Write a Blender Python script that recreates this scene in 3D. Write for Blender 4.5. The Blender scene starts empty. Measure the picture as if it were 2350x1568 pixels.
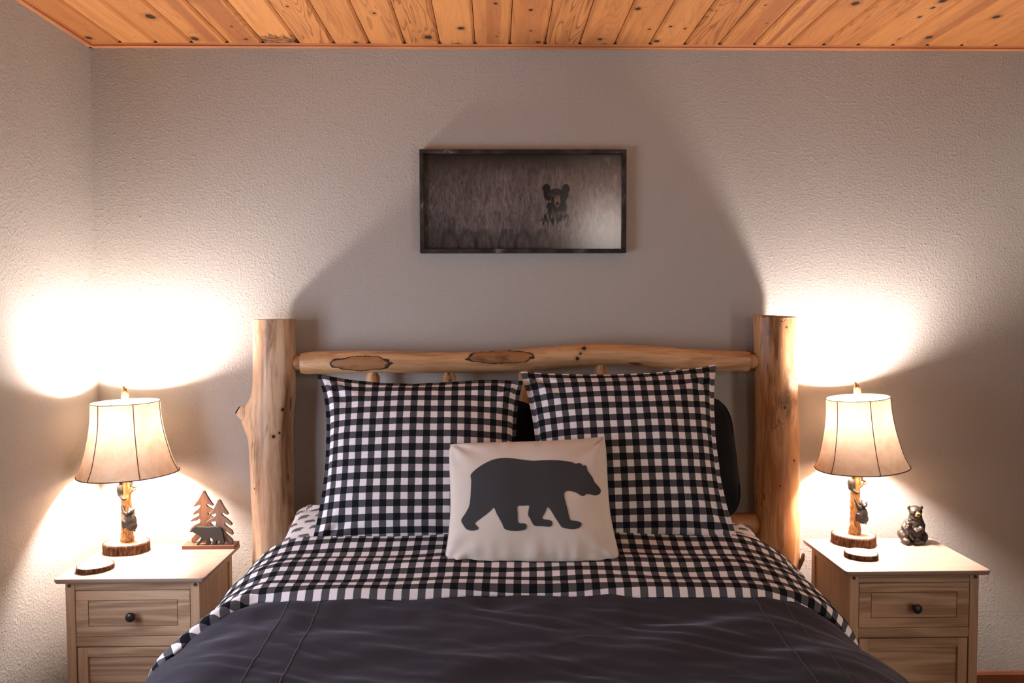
import bpy, bmesh, math, random
from mathutils import Vector, Matrix, noise
from mathutils.geometry import delaunay_2d_cdt

# ------------------------------------------------------------------ camera, world, light
SC = bpy.context.scene
COL = SC.collection
FPX = 1867.76
CAM = Vector((0.0, -3.07106, 1.51121))
CR = Vector((0.9997803, -0.02075768, -0.00291047))
CU = Vector((0.00379309, 0.04260831, 0.99908465))
CF = Vector((0.02061467, 0.99887619, -0.04267769))
cam = bpy.data.cameras.new('camera')
cam.sensor_fit = 'HORIZONTAL'; cam.sensor_width = 36.0; cam.lens = 36.0 * FPX / 2350.0
cam.clip_start = 0.02
camo = bpy.data.objects.new('camera', cam); COL.objects.link(camo)
m = Matrix((CR, CU, -CF)).transposed().to_4x4(); m.translation = CAM
camo.matrix_world = m
SC.camera = camo

SC.view_settings.view_transform = 'Standard'
SC.view_settings.look = 'None'
SC.view_settings.gamma = 1.0
SC.view_settings.use_curve_mapping = False
SC.view_settings.exposure = 0.15

world = bpy.data.worlds.new('world'); SC.world = world
world.use_nodes = True
world.node_tree.nodes['Background'].inputs[0].default_value = (0.55, 0.68, 0.95, 1)
world.node_tree.nodes['Background'].inputs[1].default_value = 1.2

BULB_E = 1130.0                      # emission of the two table lamp bulbs
BULB_C = (1.0, 0.84, 0.79)

XR_FILL = 2.19
def area(name, loc, rot, sx, sy, power, col):
    l = bpy.data.lights.new(name, 'AREA'); l.shape = 'RECTANGLE'; l.size = sx; l.size_y = sy
    l.energy = power; l.color = col
    o = bpy.data.objects.new(name, l); COL.objects.link(o); o.location = loc; o.rotation_euler = rot
    return o
# cool light from the left; its unseen window, built below, is added for it
WY0, WY1, WZ0, WZ1 = -1.80, -0.80, 0.60, 1.65
area('left_window_fill', (-1.60, (WY0 + WY1) / 2, (WZ0 + WZ1) / 2), (0, -math.pi / 2, 0), WZ1 - WZ0, WY1 - WY0, 35.0, (0.80, 0.83, 1.0))
# warm fill and print reflection, from an unseen window added behind the camera
VX0, VX1, VZ0, VZ1 = 0.76, 1.32, 1.93, 2.44
area('front_window_fill', ((VX0 + VX1) / 2, -4.42, (VZ0 + VZ1) / 2), (math.pi / 2, 0, 0), VX1 - VX0, VZ1 - VZ0, 10.0, (1.0, 0.88, 0.76))
# warm fill from the right, through a doorway added there out of view
DY0, DY1, DZ1 = -2.75, -1.90, 2.03
area('right_fill_light', (XR_FILL, (DY0 + DY1) / 2, 1.05), (0, math.pi / 2, 0), 1.9, DY1 - DY0, 20.0, (1.0, 0.80, 0.62))

def at(px, py, Y):      # the point of the vertical plane y = Y that the photograph shows at a pixel
    d = CF + CR * ((px - 1175) / FPX) - CU * ((py - 784) / FPX)
    return CAM + d * ((Y - CAM.y) / d.y)
def atz(px, py, Z):
    d = CF + CR * ((px - 1175) / FPX) - CU * ((py - 784) / FPX)
    return CAM + d * ((Z - CAM.z) / d.z)

HC = 2.468          # lower edge of the ceiling trim
XL = -1.4875        # left wall
XR, YF = 2.08, -4.3 # right and front walls, out of view

# ------------------------------------------------------------------ mesh helpers
def link(name, me, mat=None, parent=None, loc=None, smooth=False):
    o = bpy.data.objects.new(name, me); COL.objects.link(o)
    if mat is not None:
        me.materials.append(mat)
    if parent is not None:
        o.parent = parent
    if loc is not None:
        o.location = loc
    if smooth:
        for p in me.polygons: p.use_smooth = True
    return o
def raw(name, verts, faces, mat=None, parent=None, loc=None, smooth=False, uv=None):
    me = bpy.data.meshes.new(name); me.from_pydata([tuple(v) for v in verts], [], faces); me.update()
    if uv is not None:
        lay = me.uv_layers.new(name='UVMap')
        for l in me.loops: lay.data[l.index].uv = uv[l.vertex_index]
    return link(name, me, mat, parent, loc, smooth)
def bmo(name, bm, mat=None, parent=None, loc=None, smooth=False):
    bmesh.ops.recalc_face_normals(bm, faces=bm.faces)
    me = bpy.data.meshes.new(name); bm.to_mesh(me); bm.free()
    return link(name, me, mat, parent, loc, smooth)
def bbox(bm, x0, x1, y0, y1, z0, z1, bev=0.0, seg=2):
    r = bmesh.ops.create_cube(bm, size=1.0)
    vs = r['verts']
    for v in vs:
        v.co = Vector(((x0 + x1) / 2 + v.co.x * (x1 - x0), (y0 + y1) / 2 + v.co.y * (y1 - y0), (z0 + z1) / 2 + v.co.z * (z1 - z0)))
    if bev > 0:
        es = list({e for v in vs for e in v.link_edges})
        bmesh.ops.bevel(bm, geom=es, offset=bev, segments=seg, affect='EDGES', profile=0.5)
def box(name, b, mat, parent=None, loc=None, bev=0.0015, seg=2):
    bm = bmesh.new(); bbox(bm, *b, bev=bev, seg=seg)
    return bmo(name, bm, mat, parent, loc)
def lathe(name, prof, mat, parent=None, loc=None, n=48, wob=None, smooth=True, close=False):
    vs, fs = [], []
    for (r, z) in prof:
        for k in range(n):
            a = 2 * math.pi * k / n
            rr = r * (wob(a, z) if wob else 1)
            vs.append((rr * math.cos(a), rr * math.sin(a), z))
    for i in range(len(prof) - 1):
        for k in range(n):
            k2 = (k + 1) % n
            fs.append((i * n + k, i * n + k2, (i + 1) * n + k2, (i + 1) * n + k))
    if close:
        fs.append(tuple(range(n - 1, -1, -1))); b = (len(prof) - 1) * n
        fs.append(tuple(range(b, b + n)))
    return raw(name, vs, fs, mat, parent, loc, smooth)
def tube(name, pts, rad, mat, parent=None, loc=None, n=32, rough=0.0, freq=8.0, seed=0, flute=0.0, uvscale=False):
    """a log: pts = list of centres, rad = list of radii, closed ends, gently uneven skin"""
    vs, fs, uv = [], [], []
    P = [Vector(p) for p in pts]
    ref = None
    L = 0.0
    for i, p in enumerate(P):
        t = (P[min(i + 1, len(P) - 1)] - P[max(i - 1, 0)]).normalized()
        if ref is None:
            ref = Vector((0, -1, 0)) if abs(t.y) < 0.9 else Vector((1, 0, 0))
        s = (ref - t * ref.dot(t)).normalized(); ref = s
        b = t.cross(s)
        for k in range(n):
            a = 2 * math.pi * k / n
            d = s * math.cos(a) + b * math.sin(a)
            r = rad[i]
            if rough:
                q = p * freq + d * 0.8 + Vector((seed * 7.3, 0, 0))
                r *= 1 + rough * noise.noise(q) + flute * noise.noise(Vector((d.x * 3, d.y * 3, d.z * 3 + L * 2 + seed)))
            vs.append(p + d * r)
        if i: L += (P[i] - P[i - 1]).length
    for i in range(len(P) - 1):
        for k in range(n):
            k2 = (k + 1) % n
            fs.append((i * n + k, i * n + k2, (i + 1) * n + k2, (i + 1) * n + k))
    fs.append(tuple(range(n - 1, -1, -1))); b0 = (len(P) - 1) * n
    fs.append(tuple(range(b0, b0 + n)))
    o = raw(name, vs, fs, mat, parent, loc, True)
    for p in o.data.polygons:
        if len(p.vertices) > 4: p.use_smooth = False
    return o
def lerp(a, b, t): return a + (b - a) * t
def sstep(a, b, x):
    t = max(0.0, min(1.0, (x - a) / (b - a))); return t * t * (3 - 2 * t)
def interp(x, xs, ys):
    if x <= xs[0]: return ys[0]
    for i in range(len(xs) - 1):
        if x <= xs[i + 1]: return lerp(ys[i], ys[i + 1], (x - xs[i]) / (xs[i + 1] - xs[i]))
    return ys[-1]
def smooth_interp(x, xs, ys):
    if x <= xs[0]: return ys[0]
    for i in range(len(xs) - 1):
        if x <= xs[i + 1]:
            t = (x - xs[i]) / (xs[i + 1] - xs[i]); t = t * t * (3 - 2 * t)
            return lerp(ys[i], ys[i + 1], t)
    return ys[-1]
def spline_path(ctrl, n):
    """Catmull-Rom through control tuples"""
    out = []
    C = [ctrl[0]] + list(ctrl) + [ctrl[-1]]
    for i in range(1, len(C) - 2):
        for k in range(n):
            t = k / n
            p0, p1, p2, p3 = C[i - 1], C[i], C[i + 1], C[i + 2]
            out.append(tuple(0.5 * ((2 * b) + (c - a) * t + (2 * a - 5 * b + 4 * c - d) * t * t + (-a + 3 * b - 3 * c + d) * t ** 3)
                             for a, b, c, d in zip(p0, p1, p2, p3)))
    out.append(tuple(ctrl[-1]))
    return out
def closed_spline(pts, n=4):
    out = []; N = len(pts)
    for i in range(N):
        p0, p1, p2, p3 = pts[i - 1], pts[i], pts[(i + 1) % N], pts[(i + 2) % N]
        for k in range(n):
            t = k / n
            out.append(tuple(0.5 * ((2 * b) + (c - a) * t + (2 * a - 5 * b + 4 * c - d) * t * t + (-a + 3 * b - 3 * c + d) * t ** 3)
                             for a, b, c, d in zip(p0, p1, p2, p3)))
    return out
def blob(name, parts, voxel, mat, parent=None, loc=None, smooth_it=6, wob=0.0, wobf=60.0):
    """one continuous body grown from ellipsoids and limbs.
    parts: ('e', centre, radii, (rx,ry,rz)) or ('c', p, q, r0, r1)"""
    bm = bmesh.new()
    for p in parts:
        if p[0] == 'e':
            r = bmesh.ops.create_icosphere(bm, subdivisions=3, radius=1.0)
            rot = Matrix.Identity(3)
            if len(p) > 3:
                from mathutils import Euler
                rot = Euler(p[3]).to_matrix()
            for v in r['verts']:
                v.co = rot @ Vector((v.co.x * p[2][0], v.co.y * p[2][1], v.co.z * p[2][2])) + Vector(p[1])
        else:
            a, b = Vector(p[1]), Vector(p[2])
            n = max(3, int((b - a).length / (min(p[3], p[4]) * 0.45)))
            for i in range(n + 1):
                t = i / n
                r = bmesh.ops.create_icosphere(bm, subdivisions=2, radius=lerp(p[3], p[4], t))
                for v in r['verts']: v.co += a.lerp(b, t)
    me = bpy.data.meshes.new(name + '_raw'); bm.to_mesh(me); bm.free()
    tmp = bpy.data.objects.new(name + '_raw', me); COL.objects.link(tmp)
    md = tmp.modifiers.new('r', 'REMESH'); md.mode = 'VOXEL'; md.voxel_size = voxel
    ms = tmp.modifiers.new('s', 'SMOOTH'); ms.iterations = smooth_it; ms.factor = 0.5
    dg = bpy.context.evaluated_depsgraph_get()
    me2 = bpy.data.meshes.new_from_object(tmp.evaluated_get(dg))
    bpy.data.objects.remove(tmp); bpy.data.meshes.remove(me)
    me2.name = name
    if wob:
        for v in me2.vertices:
            v.co += v.normal * wob * noise.noise(v.co * wobf)
    return link(name, me2, mat, parent, loc, True)
def plate(name, outline, y0, y1, mat, parent=None, loc=None, bev=0.0012):
    """flat cut-out board: outline in (x, z), thickness between y0 and y1"""
    bm = bmesh.new()
    vs = [bm.verts.new((x, y0, z)) for x, z in outline]
    f = bm.faces.new(vs)
    r = bmesh.ops.extrude_face_region(bm, geom=[f])
    for g in r['geom']:
        if isinstance(g, bmesh.types.BMVert): g.co.y = y1
    bmesh.ops.recalc_face_normals(bm, faces=bm.faces)
    if bev:
        es = [e for e in bm.edges if abs(e.verts[0].co.y - e.verts[1].co.y) < 1e-6]
        bmesh.ops.bevel(bm, geom=es, offset=bev, segments=2, affect='EDGES', profile=0.5)
    bmesh.ops.triangulate(bm, faces=[f for f in bm.faces if len(f.verts) > 4])
    return bmo(name, bm, mat, parent, loc)
def filled(outline, step):
    """triangulate the inside of a closed outline with an even grid of inner points"""
    xs = [p[0] for p in outline]; ys = [p[1] for p in outline]
    N = len(outline)
    def inside(x, y):
        c = False; j = N - 1
        for i in range(N):
            xi, yi = outline[i]; xj, yj = outline[j]
            if (yi > y) != (yj > y) and x < (xj - xi) * (y - yi) / (yj - yi) + xi: c = not c
            j = i
        return c
    pts = [Vector(p) for p in outline]; edges = [(i, (i + 1) % N) for i in range(N)]
    y = min(ys) + step / 2
    while y < max(ys):
        x = min(xs) + step / 2
        while x < max(xs):
            if inside(x, y) and min((p[0] - x) ** 2 + (p[1] - y) ** 2 for p in outline) > (step * 0.4) ** 2: pts.append(Vector((x, y)))
            x += step
        y += step
    r = delaunay_2d_cdt(pts, edges, [list(range(N))], 1, 1e-7)
    return [(v.x, v.y) for v in r[0]], [tuple(f) for f in r[2]]
def empty(name, loc, rz=0.0):
    o = bpy.data.objects.new(name, None); COL.objects.link(o); o.location = loc; o.rotation_euler = (0, 0, rz)
    o.empty_display_size = 0.05
    return o
def tag(o, label, cat, group=None):
    o['label'] = label; o['category'] = cat
    if group: o['group'] = group
    return o
def struct(o):
    o['kind'] = 'structure'; return o

# ------------------------------------------------------------------ node helpers
class NT:
    def __init__(s, name):
        s.m = bpy.data.materials.new(name); s.m.use_nodes = True
        s.t = s.m.node_tree; s.b = s.t.nodes['Principled BSDF']; s.out = s.t.nodes['Material Output']
    def n(s, kind, **kw):
        nd = s.t.nodes.new('ShaderNode' + kind)
        for k, v in kw.items(): setattr(nd, k, v)
        return nd
    def set(s, sock, v):
        if isinstance(v, bpy.types.NodeSocket): s.t.links.new(v, sock)
        elif isinstance(v, (tuple, list)) and len(v) == 3 and sock.type == 'RGBA': sock.default_value = (*v, 1)
        else: sock.default_value = v
    def math(s, op, a, b=0.0, c=None, clamp=False):
        nd = s.n('Math', operation=op); nd.use_clamp = clamp
        s.set(nd.inputs[0], a); s.set(nd.inputs[1], b)
        if c is not None: s.set(nd.inputs[2], c)
        return nd.outputs[0]
    def vmath(s, op, a, b=None, scale=None):
        nd = s.n('VectorMath', operation=op); s.set(nd.inputs[0], a)
        if b is not None: s.set(nd.inputs[1], b)
        if scale is not None: s.set(nd.inputs[3], scale)
        return nd.outputs['Value'] if op in ('LENGTH', 'DOT_PRODUCT', 'DISTANCE') else nd.outputs[0]
    def coord(s, which='Object'): return s.n('TexCoord').outputs[which]
    def map(s, v, scale=(1, 1, 1), loc=(0, 0, 0), rot=(0, 0, 0)):
        nd = s.n('Mapping'); s.set(nd.inputs[0], v); nd.inputs[1].default_value = loc; nd.inputs[2].default_value = rot; nd.inputs[3].default_value = scale
        return nd.outputs[0]
    def sep(s, v):
        nd = s.n('SeparateXYZ'); s.set(nd.inputs[0], v); return nd.outputs
    def comb(s, x, y, z):
        nd = s.n('CombineXYZ')
        for i, v in enumerate((x, y, z)): s.set(nd.inputs[i], v)
        return nd.outputs[0]
    def noise(s, v, scale, detail=3.0, rough=0.55, dist=0.0):
        nd = s.n('TexNoise'); s.set(nd.inputs['Vector'], v); nd.inputs['Scale'].default_value = scale
        nd.inputs['Detail'].default_value = detail; nd.inputs['Roughness'].default_value = rough; nd.inputs['Distortion'].default_value = dist
        return nd.outputs[0]
    def voro(s, v, scale, feat='F1'):
        nd = s.n('TexVoronoi', feature=feat); s.set(nd.inputs['Vector'], v); nd.inputs['Scale'].default_value = scale
        return nd
    def ramp(s, f, stops, interp='LINEAR'):
        nd = s.n('ValToRGB'); s.set(nd.inputs[0], f); cr = nd.color_ramp; cr.interpolation = interp
        while len(cr.elements) < len(stops): cr.elements.new(0.5)
        for e, (p, c) in zip(cr.elements, stops):
            e.position = p; e.color = (*c, 1) if len(c) == 3 else c
        return nd.outputs[0]
    def rng(s, v, a, b, c=0.0, d=1.0):
        nd = s.n('MapRange'); nd.interpolation_type = 'SMOOTHSTEP'
        s.set(nd.inputs[0], v); s.set(nd.inputs[1], a); s.set(nd.inputs[2], b); s.set(nd.inputs[3], c); s.set(nd.inputs[4], d)
        return nd.outputs[0]
    def mix(s, f, a, b, mode='MIX'):
        nd = s.n('Mix', data_type='RGBA', blend_type=mode)
        s.set(nd.inputs[0], f); s.set(nd.inputs[6], a); s.set(nd.inputs[7], b)
        return nd.outputs[2]
    def attr(s, name, kind='OBJECT'):
        nd = s.n('Attribute', attribute_type=kind); nd.attribute_name = name; return nd.outputs
    def rand(s): return s.n('ObjectInfo').outputs['Random']
    def bump(s, h, strength=0.3, dist=0.002):
        nd = s.n('Bump'); s.set(nd.inputs['Height'], h); nd.inputs['Strength'].default_value = strength; nd.inputs['Distance'].default_value = dist
        s.t.links.new(nd.outputs[0], s.b.inputs['Normal']); return nd
    def done(s, col=None, rough=0.6, spec=0.3, **kw):
        if col is not None: s.set(s.b.inputs['Base Color'], col)
        s.set(s.b.inputs['Roughness'], rough); s.b.inputs['Specular IOR Level'].default_value = spec
        for k, v in kw.items(): s.set(s.b.inputs[k], v)
        return s.m

def plain(name, col, rough=0.5, spec=0.3, nz=0.08, sc=60.0, **kw):
    t = NT(name); c = t.noise(t.coord(), sc, 3)
    dark = tuple(v * (1 - nz * 2) for v in col); lite = tuple(min(1, v * (1 + nz)) for v in col)
    return t.done(t.mix(c, dark, lite), rough, spec, **kw)

def wall_mat(name, col):
    t = NT(name); c = t.coord()
    n1 = t.noise(c, 115, 2, 0.6, 0.0)
    lump = t.rng(n1, 0.42, 0.82)
    blot = t.rng(t.noise(c, 75, 1, 0.5, 0.0), 0.55, 0.80)
    base = t.mix(n1, tuple(v * 0.985 for v in col), tuple(v * 1.015 for v in col))
    h = t.math('ADD', t.math('MULTIPLY', lump, 0.9), t.math('MULTIPLY', blot, 0.7))
    t.bump(h, 0.6, 0.0013)
    return t.done(base, 0.62, 0.25)

def wood_mat(name, light, dark, axis='x', ring=9.0, fine=0.5, contrast=1.0, rough=0.5, spec=0.35, stretch=0.07, tint=0.12, wide=10.0):
    """sawn board: growth rings drawn out along one axis, different on every board"""
    t = NT(name); c = t.coord()
    off = t.math('MULTIPLY', t.rand(), 37.0)
    c = t.vmath('ADD', c, t.comb(off, t.math('MULTIPLY', off, 1.7), t.math('MULTIPLY', off, 0.6)))
    sc = [1.0, 1.0, 1.0]; sc['xyz'.index(axis)] = stretch
    v = t.map(c, tuple(sc))
    n1 = t.noise(v, wide, 2, 0.45, 0.6)
    w = t.math('FRACT', t.math('MULTIPLY', n1, ring))
    line = t.rng(t.math('ABSOLUTE', t.math('SUBTRACT', w, 0.5)), 0.05, 0.5)
    sc2 = [1.0, 1.0, 1.0]; sc2['xyz'.index(axis)] = 0.025
    f = t.noise(t.map(c, tuple(sc2)), 260, 4, 0.65)
    g = t.math('ADD', t.math('MULTIPLY', t.math('SUBTRACT', 1.0, line), 0.55 * contrast), t.math('MULTIPLY', t.rng(f, 0.35, 0.75), 0.45 * fine), clamp=True)
    broad = t.noise(v, 4.0, 2)
    col = t.mix(g, light, dark)
    col = t.mix(t.math('MULTIPLY', broad, 0.35), col, tuple(v * 0.72 for v in light), 'MIX')
    br = t.math('ADD', 1.0 - tint / 2, t.math('MULTIPLY', t.rand(), tint))
    hs = t.n('HueSaturation'); t.set(hs.inputs['Value'], br); t.set(hs.inputs['Color'], col)
    t.bump(t.math('MULTIPLY', g, -1.0), 0.12, 0.001)
    return t.done(hs.outputs[0], rough, spec)

def plank_mat():
    """knotty pine ceiling board; knots, tone, heartwood band and stain are set board by board"""
    t = NT('knotty_pine'); c = t.coord()
    tone = t.attr('tone')['Fac']; grain = t.attr('grain')['Fac']; seed = t.attr('seed')['Fac']
    band = t.sep(t.attr('band')['Vector']); stain = t.sep(t.attr('stain')['Vector'])
    X = t.sep(c)
    sv = t.comb(t.math('MULTIPLY', seed, 13.1), t.math('MULTIPLY', seed, 7.7), seed)
    p2 = t.comb(X[0], X[1], 0.0)
    v = t.vmath('ADD', t.map(p2, (1, 0.085, 1)), sv)
    n1 = t.noise(v, 13, 2, 0.45, 0.7)
    ringc = t.math('MULTIPLY', n1, 14.0)
    core = None; halo = None; nz = t.noise(t.vmath('ADD', p2, sv), 120, 2)
    for i in range(5):
        k = t.sep(t.attr('k%d' % i)['Vector'])
        dx = t.math('SUBTRACT', X[0], k[0]); dy = t.math('MULTIPLY', t.math('SUBTRACT', X[1], k[1]), 0.72)
        d = t.math('DIVIDE', t.math('SQRT', t.math('ADD', t.math('MULTIPLY', dx, dx), t.math('MULTIPLY', dy, dy))), t.math('MAXIMUM', k[2], 0.0001))
        d = t.math('ADD', d, t.math('MULTIPLY', t.math('SUBTRACT', nz, 0.5), 0.7))
        pull = t.math('MULTIPLY', t.math('POWER', 2.718, t.math('MULTIPLY', d, -0.55)), 2.6)
        ringc = t.math('ADD', ringc, pull)
        cr = t.rng(d, 0.75, 1.05, 1.0, 0.0); ha = t.rng(d, 1.0, 2.3, 1.0, 0.0)
        core = cr if core is None else t.math('MAXIMUM', core, cr)
        halo = ha if halo is None else t.math('MAXIMUM', halo, ha)
    fr = t.math('FRACT', ringc)
    line = t.math('ADD', t.rng(fr, 0.55, 0.93), t.math('MULTIPLY', t.rng(fr, 0.93, 1.0), -1.0))
    fine = t.noise(t.map(p2, (1, 0.03, 1)), 320, 3)
    light = t.mix(tone, (0.60, 0.275, 0.088), (0.36, 0.132, 0.035))
    brown = (0.155, 0.052, 0.018)
    g = t.math('ADD', t.math('MULTIPLY', t.math('MULTIPLY', line, grain), 0.62), t.math('MULTIPLY', t.rng(fine, 0.4, 0.75), 0.16), clamp=True)
    col = t.mix(g, light, brown)
    wide = t.noise(t.vmath('ADD', t.map(p2, (1, 0.05, 1)), sv), 34, 2)
    col = t.mix(t.math('MULTIPLY', t.rng(wide, 0.45, 0.72), 0.42), col, (0.27, 0.092, 0.028))
    bw = t.math('ADD', X[0], t.math('MULTIPLY', t.math('SUBTRACT', t.noise(v, 6, 1), 0.5), 0.04))
    bm_ = t.rng(t.math('ABSOLUTE', t.math('SUBTRACT', bw, band[0])), t.math('MULTIPLY', band[1], 1.15), t.math('MULTIPLY', band[1], 0.8))
    col = t.mix(t.math('MULTIPLY', bm_, band[2]), col, (0.26, 0.085, 0.03))
    jag = t.math('MULTIPLY', t.noise(t.vmath('ADD', t.map(p2, (1, 0.12, 1)), sv), 85, 3, 0.6), 0.22)
    st = t.rng(t.math('ADD', X[1], jag), t.math('ADD', stain[0], 0.11), t.math('ADD', stain[0], 0.125))
    blotch = t.rng(t.noise(t.vmath('ADD', p2, sv), 60, 3), 0.35, 0.65, 0.45, 1.0)
    col = t.mix(t.math('MULTIPLY', t.math('MULTIPLY', st, stain[1]), blotch), col, (0.085, 0.036, 0.018))
    col = t.mix(t.math('MULTIPLY', halo, 0.45), col, (0.20, 0.062, 0.018))
    col = t.mix(core, col, (0.030, 0.016, 0.010))
    t.bump(t.math('ADD', t.math('MULTIPLY', line, -0.4), t.math('MULTIPLY', core, -0.8)), 0.15, 0.001)
    return t.done(col, 0.48, 0.35)

def log_mat(name, light, mid, dark, axis='z', seedv=0.0, gallery=0.0, islands=False, streak=1.0):
    """peeled log: pale wood, streaks along the trunk, small knots, insect galleries"""
    t = NT(name); c = t.coord()
    cs = t.vmath('ADD', c, (seedv * 3.1, seedv * 1.7, seedv))
    sc = [1.0, 1.0, 1.0]; sc['xyz'.index(axis)] = 0.10
    v = t.map(cs, tuple(sc))
    n1 = t.noise(v, 22, 4, 0.6, 0.4)
    n2 = t.noise(v, 90, 3, 0.6)
    n3 = t.noise(t.map(cs, tuple(0.16 if s < 1 else 1 for s in sc)), 16, 4, 0.65, 0.5)
    col = t.mix(t.math('MULTIPLY', t.rng(n1, 0.40, 0.66), 0.95 * streak), light, mid)
    col = t.mix(t.math('MULTIPLY', t.rng(n2, 0.48, 0.72), 0.60), col, mid)
    col = t.mix(t.math('MULTIPLY', t.rng(n3, 0.52, 0.68), 0.85 * streak), col, tuple(v * 0.50 for v in mid))
    # short dark dashes
    da = [1.0, 1.0, 1.0]; da['xyz'.index(axis)] = 0.22
    n4 = t.noise(t.map(cs, tuple(da), (3, 1, 2)), 30, 2, 0.5)
    col = t.mix(t.math('MULTIPLY', t.rng(n4, 0.69, 0.74), 0.75), col, dark)
    h = t.math('MULTIPLY', n1, 0.5)
    X = t.sep(c); nk = t.noise(c, 90, 2)
    for i in range(4):
        k = t.attr('k%d' % i)['Vector']; r = t.attr('r%d' % i)['Fac']
        dv = t.vmath('SUBTRACT', c, k)
        d = t.math('DIVIDE', t.vmath('LENGTH', dv), t.math('MAXIMUM', r, 0.0001))
        d = t.math('ADD', d, t.math('MULTIPLY', t.math('SUBTRACT', nk, 0.5), 0.6))
        col = t.mix(t.math('MULTIPLY', t.rng(d, 2.6, 1.0), 0.5), col, mid)
        col = t.mix(t.rng(d, 1.0, 0.75), col, dark)
    if islands:
        ni = t.noise(t.map(c, (0.5, 1, 1)), 28, 3, 0.6); nj = t.noise(t.map(c, (0.25, 1, 1)), 40, 3)
        for i in range(2):
            e = t.sep(t.attr('e%d' % i)['Vector']); w = t.sep(t.attr('w%d' % i)['Vector'])
            dx = t.math('DIVIDE', t.math('SUBTRACT', X[0], e[0]), w[0]); dz = t.math('DIVIDE', t.math('SUBTRACT', X[2], e[2]), w[2])
            d = t.math('SQRT', t.math('ADD', t.math('MULTIPLY', dx, dx), t.math('MULTIPLY', dz, dz)))
            d = t.math('ADD', d, t.math('MULTIPLY', t.math('SUBTRACT', ni, 0.5), 0.9))
            front = t.rng(X[1], 0.01, -0.01)
            ins = t.math('MULTIPLY', t.rng(d, 1.0, 0.94), front)
            edge = t.math('MULTIPLY', t.rng(t.math('ABSOLUTE', t.math('SUBTRACT', d, 0.98)), 0.075, 0.035), front)
            inner = t.mix(t.rng(nj, 0.45, 0.7), tuple(v * 0.85 for v in mid), tuple(v * 0.3 for v in mid))
            col = t.mix(t.math('MULTIPLY', ins, 0.92), col, inner)
            col = t.mix(edge, col, dark)
    if gallery:
        nd = t.noise(t.map(cs, tuple(0.55 if s < 1 else 1 for s in sc)), 15, 1, 0.4, 1.6)
        li = t.rng(t.math('ABSOLUTE', t.math('SUBTRACT', nd, 0.5)), 0.014, 0.004)
        mask = t.rng(t.noise(cs, 5.0, 2), 0.50, 0.58)
        li = t.math('MULTIPLY', li, mask)
        col = t.mix(t.math('MULTIPLY', li, 0.75), col, tuple(v * 0.5 for v in mid))
        h = t.math('SUBTRACT', h, t.math('MULTIPLY', li, 1.4 * gallery))
    t.bump(h, 0.45, 0.003)
    return t.done(col, 0.42, 0.4)

def gingham_mat(name, pitch, white=(0.70, 0.66, 0.66), grey=(0.075, 0.076, 0.082), black=(0.010, 0.010, 0.012), off=(0, 0)):
    t = NT(name); uv = t.coord('UV')
    wv = t.noise(uv, 30, 2); wob = t.math('MULTIPLY', t.math('SUBTRACT', wv, 0.5), 0.0022)
    X = t.sep(uv)
    def stripe(s, o):
        f = t.math('PINGPONG', t.math('ADD', t.math('DIVIDE', t.math('ADD', s, wob), pitch), o), 0.5)
        return t.rng(f, 0.238, 0.262)
    a = stripe(X[0], off[0]); b = stripe(X[1], off[1])
    both = t.math('MULTIPLY', a, b); one = t.math('MAXIMUM', a, b)
    w = t.noise(uv, 900, 2); fuzz = t.math('ADD', 0.85, t.math('MULTIPLY', w, 0.3))
    col = t.mix(one, white, grey); col = t.mix(both, col, black)
    col = t.mix(1.0, col, t.comb(fuzz, fuzz, fuzz), 'MULTIPLY')
    t.bump(t.math('ADD', t.noise(uv, 700, 2), t.math('MULTIPLY', t.noise(uv, 70, 2), 0.8)), 0.22, 0.001)
    return t.done(col, 0.95, 0.03)

def cloth_mat(name, col, nz=0.10, weave=900, rough=0.85, sheen=0.2, coord='UV', spec=0.12, crumple=0.0, sheen_rough=0.5, sheen_tint=(1, 1, 1)):
    t = NT(name); uv = t.coord(coord)
    n = t.noise(uv, weave, 2); b = t.noise(uv, 18, 3)
    c = t.mix(n, tuple(v * (1 - nz * 1.5) for v in col), tuple(v * (1 + nz) for v in col))
    c = t.mix(t.math('MULTIPLY', b, 0.25), c, tuple(v * 0.85 for v in col))
    hh = t.math('MULTIPLY', t.math('ADD', n, t.math('MULTIPLY', t.noise(uv, 55, 3), 1.2)), 0.00024)
    if crumple:
        r1 = t.math('ABSOLUTE', t.math('SUBTRACT', t.noise(t.map(uv, (1, 1.9, 1), (0, 0, 0), (0, 0, 0.3)), 5.0, 1.5, 0.45, 0.35), 0.5))
        hh = t.math('ADD', hh, t.math('MULTIPLY', t.rng(r1, 0.0, 0.16), -crumple))
    t.bump(hh, 1.0, 1.0)
    return t.done(c, rough, spec, **{'Sheen Weight': sheen, 'Sheen Roughness': sheen_rough, 'Sheen Tint': sheen_tint})

M = {}
M['wall'] = wall_mat('wall_paint', (0.385, 0.372, 0.340))
M['plank'] = plank_mat()
M['trim'] = wood_mat('pine_trim', (0.50, 0.205, 0.078), (0.30, 0.105, 0.036), 'x', 5, 0.6)
M['trim_y'] = wood_mat('pine_trim_side', (0.50, 0.205, 0.078), (0.30, 0.105, 0.036), 'y', 5, 0.6)
M['base'] = wood_mat('baseboard_wood', (0.20, 0.070, 0.028), (0.10, 0.032, 0.014), 'x', 5, 0.6)
M['base_y'] = wood_mat('baseboard_wood_side', (0.20, 0.070, 0.028), (0.10, 0.032, 0.014), 'y', 5, 0.6)
M['floor'] = wood_mat('floor_wood', (0.24, 0.13, 0.07), (0.13, 0.065, 0.034), 'y', 7, 0.6)
M['night_x'] = wood_mat('nightstand_wood_across', (0.53, 0.37, 0.235), (0.21, 0.115, 0.058), 'x', 8, 0.8, 1.1)
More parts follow.
